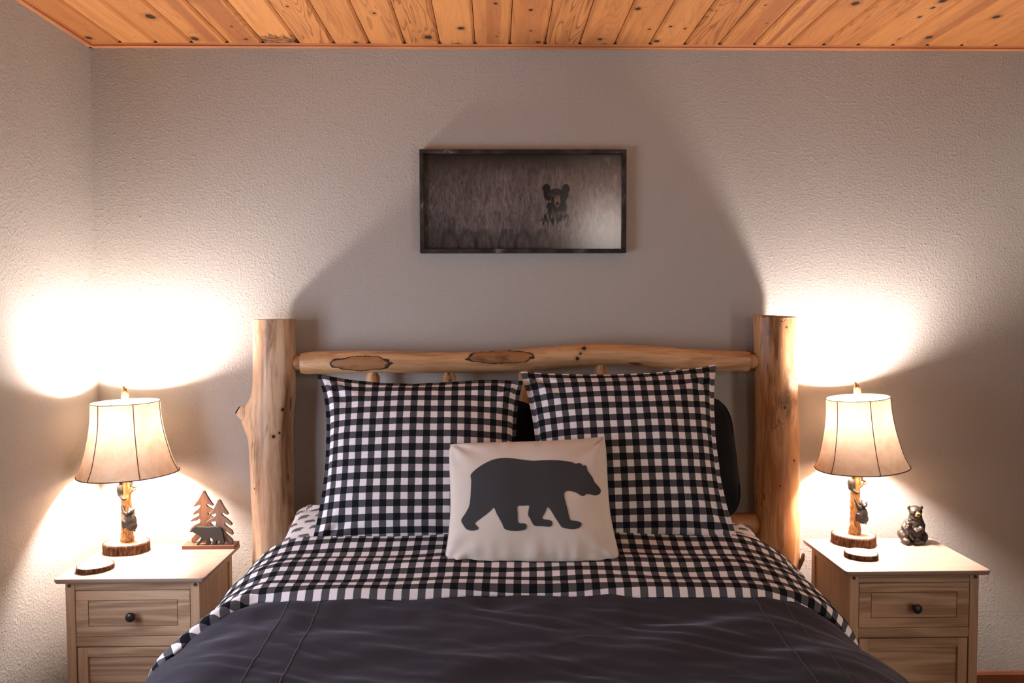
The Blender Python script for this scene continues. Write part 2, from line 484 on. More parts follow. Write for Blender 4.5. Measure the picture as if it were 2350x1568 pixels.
M['night_y'] = wood_mat('nightstand_wood_deep', (0.53, 0.37, 0.235), (0.27, 0.160, 0.088), 'y', 6, 0.5, 0.6)
M['night_z'] = wood_mat('nightstand_wood_upright', (0.51, 0.35, 0.215), (0.27, 0.155, 0.083), 'z', 6, 0.5, 0.6)
M['night_top'] = wood_mat('nightstand_top_wood', (0.31, 0.222, 0.172), (0.24, 0.158, 0.115), 'x', 5, 0.4, 0.5, 0.35, 0.4)
M['knob'] = plain('knob_black', (0.010, 0.010, 0.011), 0.35, 0.5)
M['peg'] = plain('peg_dark', (0.07, 0.035, 0.02), 0.5)
M['gap'] = plain('drawer_gap', (0.03, 0.018, 0.012), 0.8)
LOGL, LOGM, LOGD = (0.60, 0.385, 0.205), (0.36, 0.175, 0.070), (0.030, 0.018, 0.012)
M['post_a'] = log_mat('peeled_log_pale', (0.62, 0.445, 0.29), (0.36, 0.205, 0.105), LOGD, 'z', 1.0)
M['post_b'] = log_mat('peeled_log_amber', (0.52, 0.295, 0.135), (0.30, 0.125, 0.042), LOGD, 'z', 4.0, 1.0, False, 1.15)
M['rail'] = log_mat('peeled_log_rail', LOGL, LOGM, LOGD, 'x', 2.0, 0.0, True, 0.7)
M['spindle'] = log_mat('peeled_log_spindle', LOGL, LOGM, LOGD, 'z', 6.0)
M['gingham_pillow'] = gingham_mat('gingham_flannel_sham', 0.0435)
M['gingham_duvet'] = gingham_mat('gingham_flannel_duvet', 0.0435, off=(0.1, 0.25))
M['black_cloth'] = cloth_mat('black_pillow_cloth', (0.0075, 0.0075, 0.0085), 0.1, 900, 0.9, 0.05)
M['grey_duvet'] = cloth_mat('charcoal_duvet_cloth', (0.038, 0.036, 0.043), 0.09, 1200, 1.0, 0.20, spec=0.0, crumple=.0011, sheen_rough=0.30, sheen_tint=(0.86, 0.82, 1.0))
M['seam'] = cloth_mat('charcoal_seam', (0.050, 0.048, 0.054), 0.08, 1200, 1.0, 0.15, 'Object', 0.0)
M['cream'] = cloth_mat('cream_cotton', (0.62, 0.55, 0.475), 0.05, 1400, 0.9, 0.1)
M['applique'] = cloth_mat('grey_felt', (0.052, 0.052, 0.055), 0.25, 1100, 0.95, 0.05)
M['sheet'] = cloth_mat('white_sheet', (0.72, 0.70, 0.70), 0.04, 1200, 0.9, 0.1, 'Object')
M['sheet_print'] = cloth_mat('sheet_bear_print', (0.13, 0.125, 0.13), 0.15, 900, 0.9, 0.05, 'Object')
M['wood_orn_a'] = wood_mat('ornament_tree_wood', (0.24, 0.118, 0.060), (0.10, 0.043, 0.020), 'z', 9, 0.8, 1.0)
M['wood_orn_b'] = wood_mat('ornament_tree_grey_wood', (0.22, 0.135, 0.092), (0.11, 0.060, 0.038), 'z', 9, 0.9, 0.9)
M['orn_base'] = wood_mat('ornament_base_wood', (0.17, 0.068, 0.036), (0.085, 0.032, 0.018), 'x', 7, 0.8)
M['orn_bear'] = wood_mat('ornament_bear_black', (0.024, 0.023, 0.020), (0.012, 0.012, 0.011), 'x', 6, 0.8, 1.0)
M['bark'] = None
# ------------------------------------------------------------------ room shell
def quad_wall(name, vs, mat):
    return struct(raw(name, vs, [(0, 1, 2, 3)], mat))
T = 0.10
ZC = HC + 0.015      # ceiling boards' underside
box_ = lambda n, b, mt: struct(box(n, b, mt, bev=0.0))
box_('wall_back', (XL - T, XR + T, 0.0, T, 0.0, ZC + 0.03), M['wall'])
bm = bmesh.new()
bbox(bm, XR, XR + T, DY1, 0.0, 0.0, ZC + 0.03); bbox(bm, XR, XR + T, YF, DY0, 0.0, ZC + 0.03); bbox(bm, XR, XR + T, DY0, DY1, DZ1, ZC + 0.03)
struct(bmo('wall_right', bm, M['wall']))
bm = bmesh.new()
for b in ((DY0 - .07, DY0, 0.0, DZ1 + .07), (DY1, DY1 + .07, 0.0, DZ1 + .07), (DY0, DY1, DZ1, DZ1 + .07)):
    bbox(bm, XR - .018, XR, b[0], b[1], b[2], b[3])
struct(bmo('added_door_1', bm, M['base_y']))  # casing of the unseen doorway, added to let the warm fill in
bm = bmesh.new()
bbox(bm, XL - T, VX0, YF - T, YF, 0.0, ZC + 0.03); bbox(bm, VX1, XR + T, YF - T, YF, 0.0, ZC + 0.03)
bbox(bm, VX0, VX1, YF - T, YF, 0.0, VZ0); bbox(bm, VX0, VX1, YF - T, YF, VZ1, ZC + 0.03)
struct(bmo('wall_front', bm, M['wall']))
bm = bmesh.new()
for b in ((VX0, VX0 + 0.05, VZ0, VZ1), (VX1 - 0.05, VX1, VZ0, VZ1), (VX0 + 0.05, VX1 - 0.05, VZ0, VZ0 + 0.05), (VX0 + 0.05, VX1 - 0.05, VZ1 - 0.05, VZ1)):
    bbox(bm, b[0], b[1], YF - 0.07, YF - 0.02, b[2], b[3])
struct(bmo('unseen_window_2', bm, M['trim']))  # frame of the unseen window added for the fill behind the camera
box_('floor', (XL - T, XR + T, YF - T, T, -0.1, 0.0), M['floor'])
# left wall with an opening for the added window, out of view
bm = bmesh.new()
bbox(bm, XL - T, XL, WY1, 0.0, 0.0, ZC + 0.03); bbox(bm, XL - T, XL, YF, WY0, 0.0, ZC + 0.03)
bbox(bm, XL - T, XL, WY0, WY1, 0.0, WZ0); bbox(bm, XL - T, XL, WY0, WY1, WZ1, ZC + 0.03)
struct(bmo('wall_left', bm, M['wall']))
bm = bmesh.new()
for b in ((WY0, WY0 + 0.05, WZ0, WZ1), (WY1 - 0.05, WY1, WZ0, WZ1), (WY0 + 0.05, WY1 - 0.05, WZ0, WZ0 + 0.05), (WY0 + 0.05, WY1 - 0.05, WZ1 - 0.05, WZ1), (-1.32, -1.28, WZ0 + 0.05, WZ1 - 0.05)):
    bbox(bm, XL - 0.07, XL - 0.02, b[0], b[1], b[2], b[3])
struct(bmo('unseen_window_1', bm, M['trim_y']))  # unseen window, added to bring in the cool light from the left
# ceiling: a deck with each pine board hung under it
ceil = struct(box('ceiling', (XL - T, XR + T, YF - T, T, ZC + 0.0175, ZC + 0.10), M['gap'], bev=0.0))
PW = 0.13; XS = -1.3706
KN = [(345, 38, .017), (204, 87, .012), (447.6, 89, .015), (532, 61, .005), (564.6, 90, .007), (659.5, 15, .005), (680, 96, .008),
      (859, 30.6, .006), (816.6, 97.5, .010), (982.5, 85.5, .016), (1058, 65, .012), (1050, 101.6, .010), (1137.5, 8, .0065), (1139.5, 83.5, .0045),
      (1218, 23, .0075), (1218, 71, .0055), (1235, 97, .009), (1377, 90, .009), (1387, 103, .011), (1464, 20, .010), (1490, 67, .006), (1507, 94.5, .011),
      (1539, 61, .006), (1572, 65.6, .0055), (1757, 12, .004), (1760, 53.6, .004), (1963, 8, .014), (2141, 18, .007), (2110.6, 39, .007),
      (2068.5, 89, .010), (2131.7, 86, .013), (2286.8, 39, .013), (2164, 2, .014)]
TONE = {-1: .75, 0: .30, 1: .55, 2: .45, 3: .55, 4: .05, 5: .30, 6: .30, 7: .30, 8: .45, 9: .25, 10: .45, 11: .60, 12: .55, 13: .50, 14: .60, 15: .45, 16: .65,
        17: .55, 18: .40, 19: .60, 20: .60, 21: .35, 22: .40, 23: .40, 24: .45, 25: .55}
GRAIN = {3: .8, 5: 1.0, 7: .7, 8: 1.15, 9: .15, 12: 1.25, 16: 1.3, 20: .9, 4: .1, 23: .25, 24: .3}
BAND = {2: (.02, .022, .65), 3: (.008, .036, .55), 10: (.0, .025, .55), 17: (.02, .03, .55), 18: (-.02, .011, .9), 11: (.0, .05, .35), 22: (.035, .018, .6)}
STAIN = {4: (-.105, 1.0), 9: (-.02, .6)}
rr = random.Random(4)
nplank = int((XR - XS) / PW) + 2
kn_by = {}
for px, py, r in KN:
    q = atz(px, py, ZC); j = math.floor((q.x - XS) / PW)
    kn_by.setdefault(j, []).append((q.x - (XS + PW * j + PW / 2), q.y + 0.0, r))
def plank_mesh(w, L, name):
    """one tongue-and-groove board, V edges, built downwards from y = 0"""
    h = 0.018; v = 0.008; g = 0.0012
    prof = [(-w / 2 + g, h), (-w / 2 + g, v), (-w / 2 + g + v, 0), (w / 2 - g - v, 0), (w / 2 - g, v), (w / 2 - g, h)]
    vs = [(x, 0.0, z) for x, z in prof] + [(x, -L, z) for x, z in prof]
    n = len(prof)
    fs = [(i, (i + 1) % n, n + (i + 1) % n, n + i) for i in range(n)] + [tuple(range(n - 1, -1, -1)), tuple(range(n, 2 * n))]
    me = bpy.data.meshes.new(name); me.from_pydata(vs, [], fs); me.materials.append(M['plank']); me.update()
    return me
LP = -YF
pm = plank_mesh(PW, LP, 'plank')
for j in range(-1, nplank):
    x = XS + PW * j + PW / 2
    me = pm
    if x + PW / 2 > XR: continue
    if x - PW / 2 < XL:
        w = (x + PW / 2) - XL - 0.0005; me = plank_mesh(w, LP, 'plank'); x = XL + w / 2 + 0.0005
    o = bpy.data.objects.new('plank', me); COL.objects.link(o); o.parent = ceil
    o.location = (x, 0.0, ZC)
    ks = list(kn_by.get(j, []))
    if j < 0: ks = [(a + (XS + PW * j + PW / 2) - x, b, r) for a, b, r in ks]
    while len(ks) < 5:
        ks.append((rr.uniform(-.045, .045), rr.uniform(-2.6, -0.75), rr.uniform(.005, .012)))
    for i, k in enumerate(ks[:5]): o['k%d' % i] = [float(v) for v in k]
    o['tone'] = float(TONE.get(j, rr.uniform(.2, .6))); o['grain'] = float(GRAIN.get(j, rr.uniform(.35, .6))); o['seed'] = float(j * 1.37 + 5)
    o['band'] = [float(v) for v in BAND.get(j, (0.0, 0.02, 0.0))]
    s = STAIN.get(j, (0.0, 0.0)); o['stain'] = [float(s[0]), float(s[1]), 0.0]
def trim_piece(name, prof, p0, p1, inward, mat):
    """moulding: prof in (out from the wall, z)"""
    n = len(prof); vs = []
    for p in (p0, p1):
        for a, z in prof: vs.append((p[0] + inward[0] * a, p[1] + inward[1] * a, z))
    fs = [(i, (i + 1) % n, n + (i + 1) % n, n + i) for i in range(n)] + [tuple(range(n - 1, -1, -1)), tuple(range(n, 2 * n))]
    bm = bmesh.new(); V = [bm.verts.new(v) for v in vs]
    for f in fs: bm.faces.new([V[i] for i in f])
    return struct(bmo(name, bm, mat))
tp = [(0, HC), (.010, HC), (.0135, HC + .004), (.0125, HC + .008), (.016, ZC), (0, ZC)]
trim_piece('trim_1', tp, (XL, 0), (XR, 0), (0, -1), M['trim'])
trim_piece('trim_2', tp, (XL, 0), (XL, YF), (1, 0), M['trim_y'])
trim_piece('trim_3', tp, (XR, 0), (XR, YF), (-1, 0), M['trim_y'])
bp = [(0, 0), (.016, 0), (.016, .080), (.010, .089), (0, .089)]
trim_piece('baseboard_back', bp, (XL, 0), (XR, 0), (0, -1), M['base'])
trim_piece('baseboard_left', bp, (XL, 0), (XL, YF), (1, 0), M['base_y'])
trim_piece('baseboard_right', bp, (XR, 0), (XR, DY1 + .07), (-1, 0), M['base_y'])
M['brass'] = plain('lamp_metal', (0.25, 0.17, 0.09), 0.35, 0.5, Metallic=1.0)
# ------------------------------------------------------------------ nightstands
def nightstand(cx, cy, label):
    T_ = empty('nightstand', (cx, cy, 0)); tag(T_, label, 'nightstand')
    HW, HD, Z = 0.2388, 0.1888, 0.650
    # top board: rounded corners, eased upper edge, undercut lower edge
    bm = bmesh.new(); rings = []
    for z, ins in ((Z - .017, .0075), (Z - .0145, .0035), (Z - .010, .0008), (Z - .005, 0.0), (Z - .0018, .0002), (Z - .0005, .0009), (Z, .0024)):
        ring = []
        for qx, qy, a0 in ((1, 1, 0), (-1, 1, 90), (-1, -1, 180), (1, -1, 270)):
            for k in range(6):
                a_ = math.radians(a0 + 18 * k); r_ = .012 - ins
                ring.append(bm.verts.new((qx * (HW - .012) + r_ * math.cos(a_), qy * (HD - .012) + r_ * math.sin(a_), z)))
        rings.append(ring)
    for r0, r1 in zip(rings, rings[1:]):
        for k in range(len(r0)):
            bm.faces.new((r0[k], r0[(k + 1) % len(r0)], r1[(k + 1) % len(r0)], r1[k]))
    bm.faces.new(rings[0][::-1]); bm.faces.new(rings[-1])
    bmo('top_board', bm, M['night_top'], T_)
    bx, by = 0.2138, 0.1625
    zt = Z - 0.017
    pw = 0.030
    for sx in (-1, 1):
        for sy in (-1, 1):
            b = (sx * bx - (pw if sx > 0 else 0), sx * bx + (0 if sx > 0 else pw), sy * by - (pw if sy > 0 else 0), sy * by + (0 if sy > 0 else pw), 0.0, zt)
            box('corner_post', b, M['night_z'], T_, bev=0.002)
    for sx in (-1, 1):
        xo = sx * (bx - 0.006); xi = sx * (bx - 0.018)
        box('side_panel', (min(xo, xi), max(xo, xi), -by + pw, by - pw, 0.09, zt), M['night_z'], T_, bev=0.001)
        box('side_rail', (min(sx * bx - sx * .001, xi), max(sx * bx - sx * .001, xi), -by + pw, by - pw, zt - 0.028, zt), M['night_y'], T_, bev=0.001)
    box('back_panel', (-bx + pw, bx - pw, by - 0.016, by - 0.006, 0.09, zt), M['night_x'], T_, bev=0.001)
    fx = bx - pw; fy = -by
    box('apron_rail', (-fx, fx, fy + 0.002, fy + 0.022, 0.6035, zt), M['night_x'], T_)
    box('middle_rail', (-fx, fx, fy + 0.002, fy + 0.022, 0.420, 0.4520), M['night_x'], T_)
    box('bottom_rail', (-fx, fx, fy + 0.002, fy + 0.022, 0.085, 0.115), M['night_x'], T_)
    box('carcass', (-fx, fx, fy + 0.020, by - 0.018, 0.09, zt - 0.002), M['gap'], T_, bev=0)
    for sx in (-1, 1):
        bm = bmesh.new()
        bmesh.ops.create_cone(bm, cap_ends=True, segments=20, radius1=0.0055, radius2=0.005, depth=0.004, matrix=Matrix.Translation((sx * (bx - pw / 2 + 0.002), fy - 0.0012, 0.6205)) @ Matrix.Rotation(math.pi / 2, 4, 'X'))
        bmo('peg', bm, M['peg'], T_)
    # drawer: frame, proud field, knob
    d = empty('drawer', (0, 0, 0)); d.parent = T_
    g = 0.0018; dz0, dz1 = 0.4535, 0.6020; ix, iz0, iz1 = 0.143, 0.4855, 0.5710
    bm = bmesh.new(); x1 = fx - g
    f0 = fy + 0.001
    bbox(bm, -x1, x1, f0, f0 + 0.018, iz1, dz1, 0.001, 1); bbox(bm, -x1, x1, f0, f0 + 0.018, dz0, iz0, 0.001, 1)
    bbox(bm, -x1, -ix, f0, f0 + 0.018, iz0, iz1, 0.0, 1); bbox(bm, ix, x1, f0, f0 + 0.018, iz0, iz1, 0.0, 1)
    bmo('drawer_front', bm, M['night_x'], d)
    box('drawer_field', (-ix + .0016, ix - .0016, f0 + 0.0003, f0 + 0.016, iz0 + .0016, iz1 - .0016), M['night_x'], d, bev=0.0012)
    kn = lathe('knob', [(0.0001, 0.0), (0.006, 0.0), (0.0065, 0.004), (0.0055, 0.009), (0.008, 0.0125), (0.0135, 0.0165), (0.0155, 0.021), (0.0145, 0.0255), (0.010, 0.0285), (0.004, 0.0298), (0.0001, 0.030)], M['knob'], d, n=28)
    kn.rotation_euler = (math.pi / 2, 0, 0); kn.location = (0.0, f0, 0.5230)
    # door: two stiles, two rails, sunk panel
    dr = empty('door', (0, 0, 0)); dr.parent = T_
    zz0, zz1 = 0.1165, 0.4165; st = 0.031; x1 = fx - 0.004
    for sx in (-1, 1):
        a, b = sx * x1, sx * (x1 - st)
        box('stile', (min(a, b), max(a, b), f0, f0 + 0.018, zz0, zz1), M['night_z'], dr, bev=0.001)
    for z0, z1 in ((zz1 - 0.030, zz1), (zz0, zz0 + 0.03)):
        box('door_rail', (-x1 + st, x1 - st, f0, f0 + 0.018, z0, z1), M['night_x'], dr, bev=0.001)
    box('door_panel', (-x1 + st - .002, x1 - st + .002, f0 + 0.009, f0 + 0.015, zz0 + 0.028, zz1 - 0.028), M['night_x'], dr, bev=0.0)
    return T_
NZ = 0.650
nightstand(-1.4079 + 0.2388, -0.115 - 0.1888, 'light wood nightstand in the wall corner with tree and bear ornament on it')
nightstand(1.1335 + 0.2388, -0.115 - 0.1888, 'light wood nightstand carrying the bear and cub figurine')

# ------------------------------------------------------------------ wooden slices, lamps
def slice_mats():
    t = NT('bark'); c = t.coord(); v = t.map(c, (1, 1, 0.18))
    a = t.noise(v, 190, 4, 0.6); b = t.noise(c, 60, 3)
    col = t.ramp(t.math('ADD', t.math('MULTIPLY', a, 0.7), t.math('MULTIPLY', b, 0.3)), [(0.36, (0.018, 0.010, 0.007)), (0.5, (0.075, 0.036, 0.020)), (0.66, (0.20, 0.105, 0.055))])
    t.bump(t.math('ADD', a, b), 0.8, 0.004); M['bark'] = t.done(col, 0.9, 0.1)
    t = NT('slice_wood'); c = t.coord(); X = t.sep(c)
    d = t.math('SQRT', t.math('ADD', t.math('MULTIPLY', X[0], X[0]), t.math('MULTIPLY', X[1], X[1])))
    d = t.math('ADD', d, t.math('MULTIPLY', t.noise(c, 14, 2), 0.012))
    w = t.math('FRACT', t.math('MULTIPLY', d, 330.0)); l = t.rng(w, 0.5, 0.95)
    col = t.mix(t.math('MULTIPLY', l, 0.4), (0.42, 0.305, 0.215), (0.24, 0.145, 0.085))
    M['slice'] = t.done(col, 0.7, 0.2)
slice_mats()
def wood_slice(name, parent, loc, r, h, seed, sx=1.0, sy=1.0, mesh_name='wood_disc'):
    f = lambda a, z=0: 1 + 0.035 * math.sin(2 * a + seed) + 0.022 * math.sin(3 * a + seed * 2.1) + 0.012 * math.sin(7 * a + seed)
    n = 72
    vs, fs = [(0, 0, h)], []
    for k in range(n):
        a = 2 * math.pi * k / n; vs.append((r * .950 * f(a) * math.cos(a) * sx, r * .950 * f(a) * math.sin(a) * sy, h))
    for k in range(n):
        a = 2 * math.pi * k / n; vs.append((r * .950 * f(a) * math.cos(a) * sx, r * .950 * f(a) * math.sin(a) * sy, 0))
    for k in range(n):
        k2 = (k + 1) % n
        fs.append((0, 1 + k, 1 + k2)); fs.append((1 + k, 1 + n + k, 1 + n + k2, 1 + k2))
    fs.append(tuple(range(2 * n, n, -1)))
    disc = raw(mesh_name, vs, fs, M['slice'], parent, loc)
    vs, fs = [], []
    lev = 6
    for i in range(lev):
        z = (h - 0.0008) * i / (lev - 1) + 0.0003
        for k in range(n):
            a = 2 * math.pi * k / n
            rr_ = r * f(a) * (1 + 0.012 * noise.noise(Vector((math.cos(a) * 9, math.sin(a) * 9, z * 25 + seed))) + 0.020 * noise.noise(Vector((math.cos(a) * 22, math.sin(a) * 22, seed))))
            vs.append((rr_ * math.cos(a) * sx, rr_ * math.sin(a) * sy, z))
    for k in range(n):
        a = 2 * math.pi * k / n; vs.append((r * .925 * f(a) * math.cos(a) * sx, r * .925 * f(a) * math.sin(a) * sy, h + 0.0004))
    for i in range(lev):
        for k in range(n):
            k2 = (k + 1) % n; fs.append((i * n + k, i * n + k2, (i + 1) * n + k2, (i + 1) * n + k))
    return disc, raw('bark', vs, fs, M['bark'], disc, None, True)

def mat_shade():
    t = NT('lamp_shade_parchment'); c = t.coord()
    n = t.noise(c, 14, 4, 0.65, 1.2); X = t.sep(c)
    col = t.mix(t.rng(n, 0.3, 0.75), (0.86, 0.70, 0.52), (0.74, 0.53, 0.35))
    d = t.n('BsdfDiffuse'); t.set(d.inputs[0], col)
    tr = t.n('BsdfTranslucent'); t.set(tr.inputs[0], t.mix(t.rng(n, 0.3, 0.75), (0.90, 0.66, 0.46), (0.82, 0.54, 0.34)))
    mx = t.n('MixShader'); mx.inputs[0].default_value = 0.013
    t.t.links.new(d.outputs[0], mx.inputs[1]); t.t.links.new(tr.outputs[0], mx.inputs[2]); t.t.links.new(mx.outputs[0], t.out.inputs[0])
    M['shade'] = t.m
    t = NT('bulb_glow'); em = t.n('Emission'); em.inputs[0].default_value = (*BULB_C, 1); em.inputs[1].default_value = BULB_E
    t.t.links.new(em.outputs[0], t.out.inputs[0]); M['bulb'] = t.m
    M['thread'] = plain('shade_thread', (0.10, 0.055, 0.03), 0.8)
    t = NT('carved_trunk'); c = t.coord(); v = t.map(c, (1, 1, 0.22))
    a = t.noise(v, 150, 4, 0.6, 0.8)
    col = t.ramp(a, [(0.34, (0.085, 0.034, 0.010)), (0.48, (0.33, 0.165, 0.055)), (0.64, (0.60, 0.39, 0.20))])
    t.bump(a, 0.9, 0.004); M['trunk'] = t.done(col, 0.55, 0.3)
    t = NT('bear_resin'); c = t.coord(); a = t.noise(c, 260, 3); b = t.noise(c, 70, 2)
    col = t.mix(t.rng(b, 0.4, 0.75), (0.011, 0.011, 0.011), (0.036, 0.032, 0.029)); t.bump(a, 0.5, 0.001); M['resin'] = t.done(col, 0.5, 0.35)
    t = NT('bear_figure'); c = t.coord(); a = t.noise(c, 330, 3); b = t.noise(c, 85, 3, 0.65)
    g = t.n('NewGeometry'); pt = t.rng(g.outputs['Pointiness'], 0.49, 0.58)
    col = t.mix(t.rng(b, 0.48, 0.72), (0.007, 0.0065, 0.006), (0.055, 0.038, 0.026)); col = t.mix(t.math('MULTIPLY', pt, 0.25), col, (0.12, 0.08, 0.05))
    t.bump(a, 0.6, 0.0012); M['figure'] = t.done(col, 0.42, 0.4)
    M['muzzle'] = plain('bear_muzzle', (0.24, 0.115, 0.04), 0.55, 0.3, 0.15, 200)
    M['nose'] = plain('bear_nose', (0.006, 0.006, 0.006), 0.3, 0.5)
mat_shade()

def lamp(loc, label, tilt, rot, shade_dx, seed, sr):
    L = tag(empty('table_lamp', loc), label, 'table lamp')
    wood_slice('base', L, (0, 0, 0), 0.0745, 0.034, seed, 1.0, 0.95, 'base_slice')
    # trunk with bark flutes, leaning a little
    P, R_ = [], []
    for i in range(40):
        s = i / 39; z = 0.033 + s * 0.29
        P.append((0.002 + 0.004 * s + 0.002 * math.sin(9 * s), 0.001 * math.sin(7 * s), z))
        R_.append(interp(s, [0, .06, .12, .2, .5, 1], [.0205, .021, .0185, .0195, .0165, .0125]))
    tube('tree_trunk', P, R_, M['trunk'], L, n=28, rough=0.22, freq=130, seed=seed, flute=0.14)
    tube('branch', [(0.012, -0.004, 0.205), (0.022, -0.006, 0.214), (0.032, -0.006, 0.224), (0.042, -0.005, 0.236)], [.0062, .0052, .0045, .0022], M['trunk'], L, n=12, rough=0.15, freq=150)
    tube('branch', [(0.028, -0.006, 0.219), (0.036, -0.010, 0.221), (0.044, -0.012, 0.226)], [.004, .0035, .0018], M['trunk'], L, n=10, rough=0.15, freq=150)
    # big bear hugging the trunk from the right
    y = -0.014
    blob('climbing_bear', [
        ('e', (0.021, y, 0.110), (.0205, .018, .029)), ('e', (0.025, y - .001, 0.094), (.019, .018, .019)),
        ('e', (0.025, y - .006, 0.147), (.0125, .0125, .0115)), ('e', (0.023, y - .018, 0.1445), (.006, .007, .005)),
        ('e', (0.0185, y - .003, 0.160), (.0035, .0025, .0042)), ('e', (0.036, y - .003, 0.154), (.0045, .0025, .0032)),
        ('c', (0.019, y - .006, 0.128), (0.003, y - .010, 0.142), .0075, .006), ('c', (0.003, y - .010, 0.142), (-.006, y - .003, 0.164), .006, .0045),
        ('c', (0.024, y + .014, 0.132), (0.012, y + .027, 0.150), .007, .005),
        ('c', (0.015, y - .010, 0.100), (0.001, y - .012, 0.112), .009, .0075), ('c', (0.001, y - .012, 0.112), (0.001, y - .008, 0.090), .0075, .006),
        ('c', (0.033, y, 0.085), (0.036, y - .002, 0.074), .005, .0025)], 0.0016, M['resin'], L, smooth_it=4, wob=.0006, wobf=220)
    # second bear on the left, higher up
    blob('climbing_bear', [
        ('e', (-.0145, -.006, 0.222), (.0145, .013, .0225)), ('e', (-.0135, -.006, 0.206), (.013, .012, .013)),
        ('e', (-.010, .008, 0.250), (.010, .010, .010)),
        ('c', (-.015, -.008, 0.238), (-.008, -.014, 0.252), .0065, .0055), ('c', (-.008, -.014, 0.252), (0.006, -.0155, 0.257), .0055, .0045),
        ('c', (-.014, -.010, 0.204), (-.006, -.015, 0.192), .0075, .0065), ('e', (0.002, -.017, 0.189), (.0085, .006, .0055)),
        ], 0.0016, M['resin'], L, smooth_it=4, wob=.0005, wobf=220)
    # cub on the branch
    blob('bear_cub', [
        ('e', (0.022, -.004, 0.238), (.0065, .006, .010)), ('e', (0.0245, -.007, 0.253), (.0065, .006, .006)), ('e', (0.0205, -.006, 0.2595), (.002, .0015, .0025)),
        ('e', (0.030, -.006, 0.2575), (.002, .0015, .0025)), ('e', (0.0265, -.013, 0.2515), (.003, .004, .0025)),
        ('c', (0.023, -.006, 0.234), (0.033, -.009, 0.229), .0045, .0038)], 0.0013, M['resin'], L, smooth_it=3)
    # harp rod, socket and bulb
    tube('socket', [(0.006, 0, 0.315), (0.006, 0, 0.40)], [.013, .015], M['brass'], L, n=20)
    bulb = lathe('bulb', [(0.012, 0.0), (0.014, 0.012), (0.027, 0.024), (0.039, 0.040), (0.0445, 0.060), (0.042, 0.078), (0.033, 0.094), (0.018, 0.104), (0.0001, 0.107)], M['bulb'], L, n=20)
    bulb.location = (0.006, 0, 0.394)
    # shade: six sewn panels, bell profile
    S = empty('shade', (0.006, 0, 0.530)); S.parent = L; S.rotation_mode = 'ZYX'; S.rotation_euler = (0, tilt, rot)
    Hs = 0.252
    prof_h = [0, .12, .24, .37, .49, .63, .77, .86, .92, .97, 1.0]
    prof_r = [.1127, .1142, .116, .1205, .126, .1343, .1435, .151, .158, .1645, .168]
    k_ = sr / .168
    prof = []
    for i in range(31):
        t_ = i / 30; prof.append((smooth_interp(t_, prof_h, prof_r) * k_ if False else interp(t_, prof_h, prof_r) * k_, -t_ * Hs))
    pan = lambda a, z: 1 - 0.014 * (0.5 - 0.5 * math.cos(6 * a)) * (0.4 + 0.6 * (-z / Hs))
    lathe('shade_skin', prof, M['shade'], S, n=96, wob=pan)
    for k in range(6):
        a = k * math.pi / 3
        pts = [((r + .0008) * math.cos(a), (r + .0008) * math.sin(a), z) for r, z in prof]
        tube('seam', pts, [.0014] * len(pts), M['thread'], S, n=6)
    for (r, z, nm, rad) in ((prof[0][0], 0.0, 'upper_rim', .0016), (prof[-1][0], -Hs, 'lower_rim', .0019)):
        pts = [((r * pan(2 * math.pi * q / 96, z)) * math.cos(2 * math.pi * q / 96), (r * pan(2 * math.pi * q / 96, z)) * math.sin(2 * math.pi * q / 96), z) for q in range(97)]
        tube(nm, pts, [rad] * 97, M['thread'], S, n=6)
    for k in range(3):
        a = k * 2 * math.pi / 3 + 0.5
        tube('spider_arm', [(0, 0, -.004), (.05 * math.cos(a), .05 * math.sin(a), -.008), (prof[1][0] * .985 * math.cos(a), prof[1][0] * .985 * math.sin(a), -.010)], [.0015] * 3, M['brass'], S, n=6)
    for sx in (-1, 1):
        tube('harp', [(sx * .012, 0, -.19), (sx * .045, 0, -.15), (sx * .05, 0, -.09), (sx * .03, 0, -.03), (0, 0, -.004)], [.0015] * 5, M['brass'], S, n=6)
    f = tube('finial', [(0, 0, -.008), (0.0005, 0, .008), (-.001, 0, .022), (0.0005, 0, .034), (-.003, 0, .046)], [.0125, .0135, .0125, .0115, .0075], M['trunk'], S, n=18, rough=.25, freq=160, seed=seed)
    tube('finial_twig', [(.004, -.002, .026), (.012, -.003, .036), (.014, -.003, .043)], [.006, .0045, .003], M['trunk'], S, n=10)
    tube('finial_twig', [(-.003, -.002, .040), (-.006, -.003, .050), (-.005, -.004, .056)], [.006, .005, .0035], M['trunk'], S, n=10)
    return L
lamp((-1.3085, -0.190, NZ), 'bear climbing table lamp standing beside the tree and bear ornament', math.radians(-1.2), math.radians(-54), 0, 1.3, 0.168)
lamp((1.2985, -0.178, NZ), 'bear climbing table lamp with tilted shade beside the bear and cub figurine', math.radians(-4.2), math.radians(-92.5), 0, 2.9, 0.160)

c = tag(empty('wood_slice_coaster', (-1.322, -0.392, NZ)), 'round wood slice coaster with bark rim in front of the corner lamp', 'coaster')
wood_slice('coaster', c, (0, 0, 0), 0.0545, 0.0155, 0.6, 1.0, 1.06)
c = tag(empty('wood_slice_coaster', (1.2525, -0.3375, NZ)), 'round wood slice coaster lying on the nightstand with the bear figurine', 'coaster')
wood_slice('coaster', c, (0, 0, 0), 0.0525, 0.0165, 2.2, 1.0, 1.04)

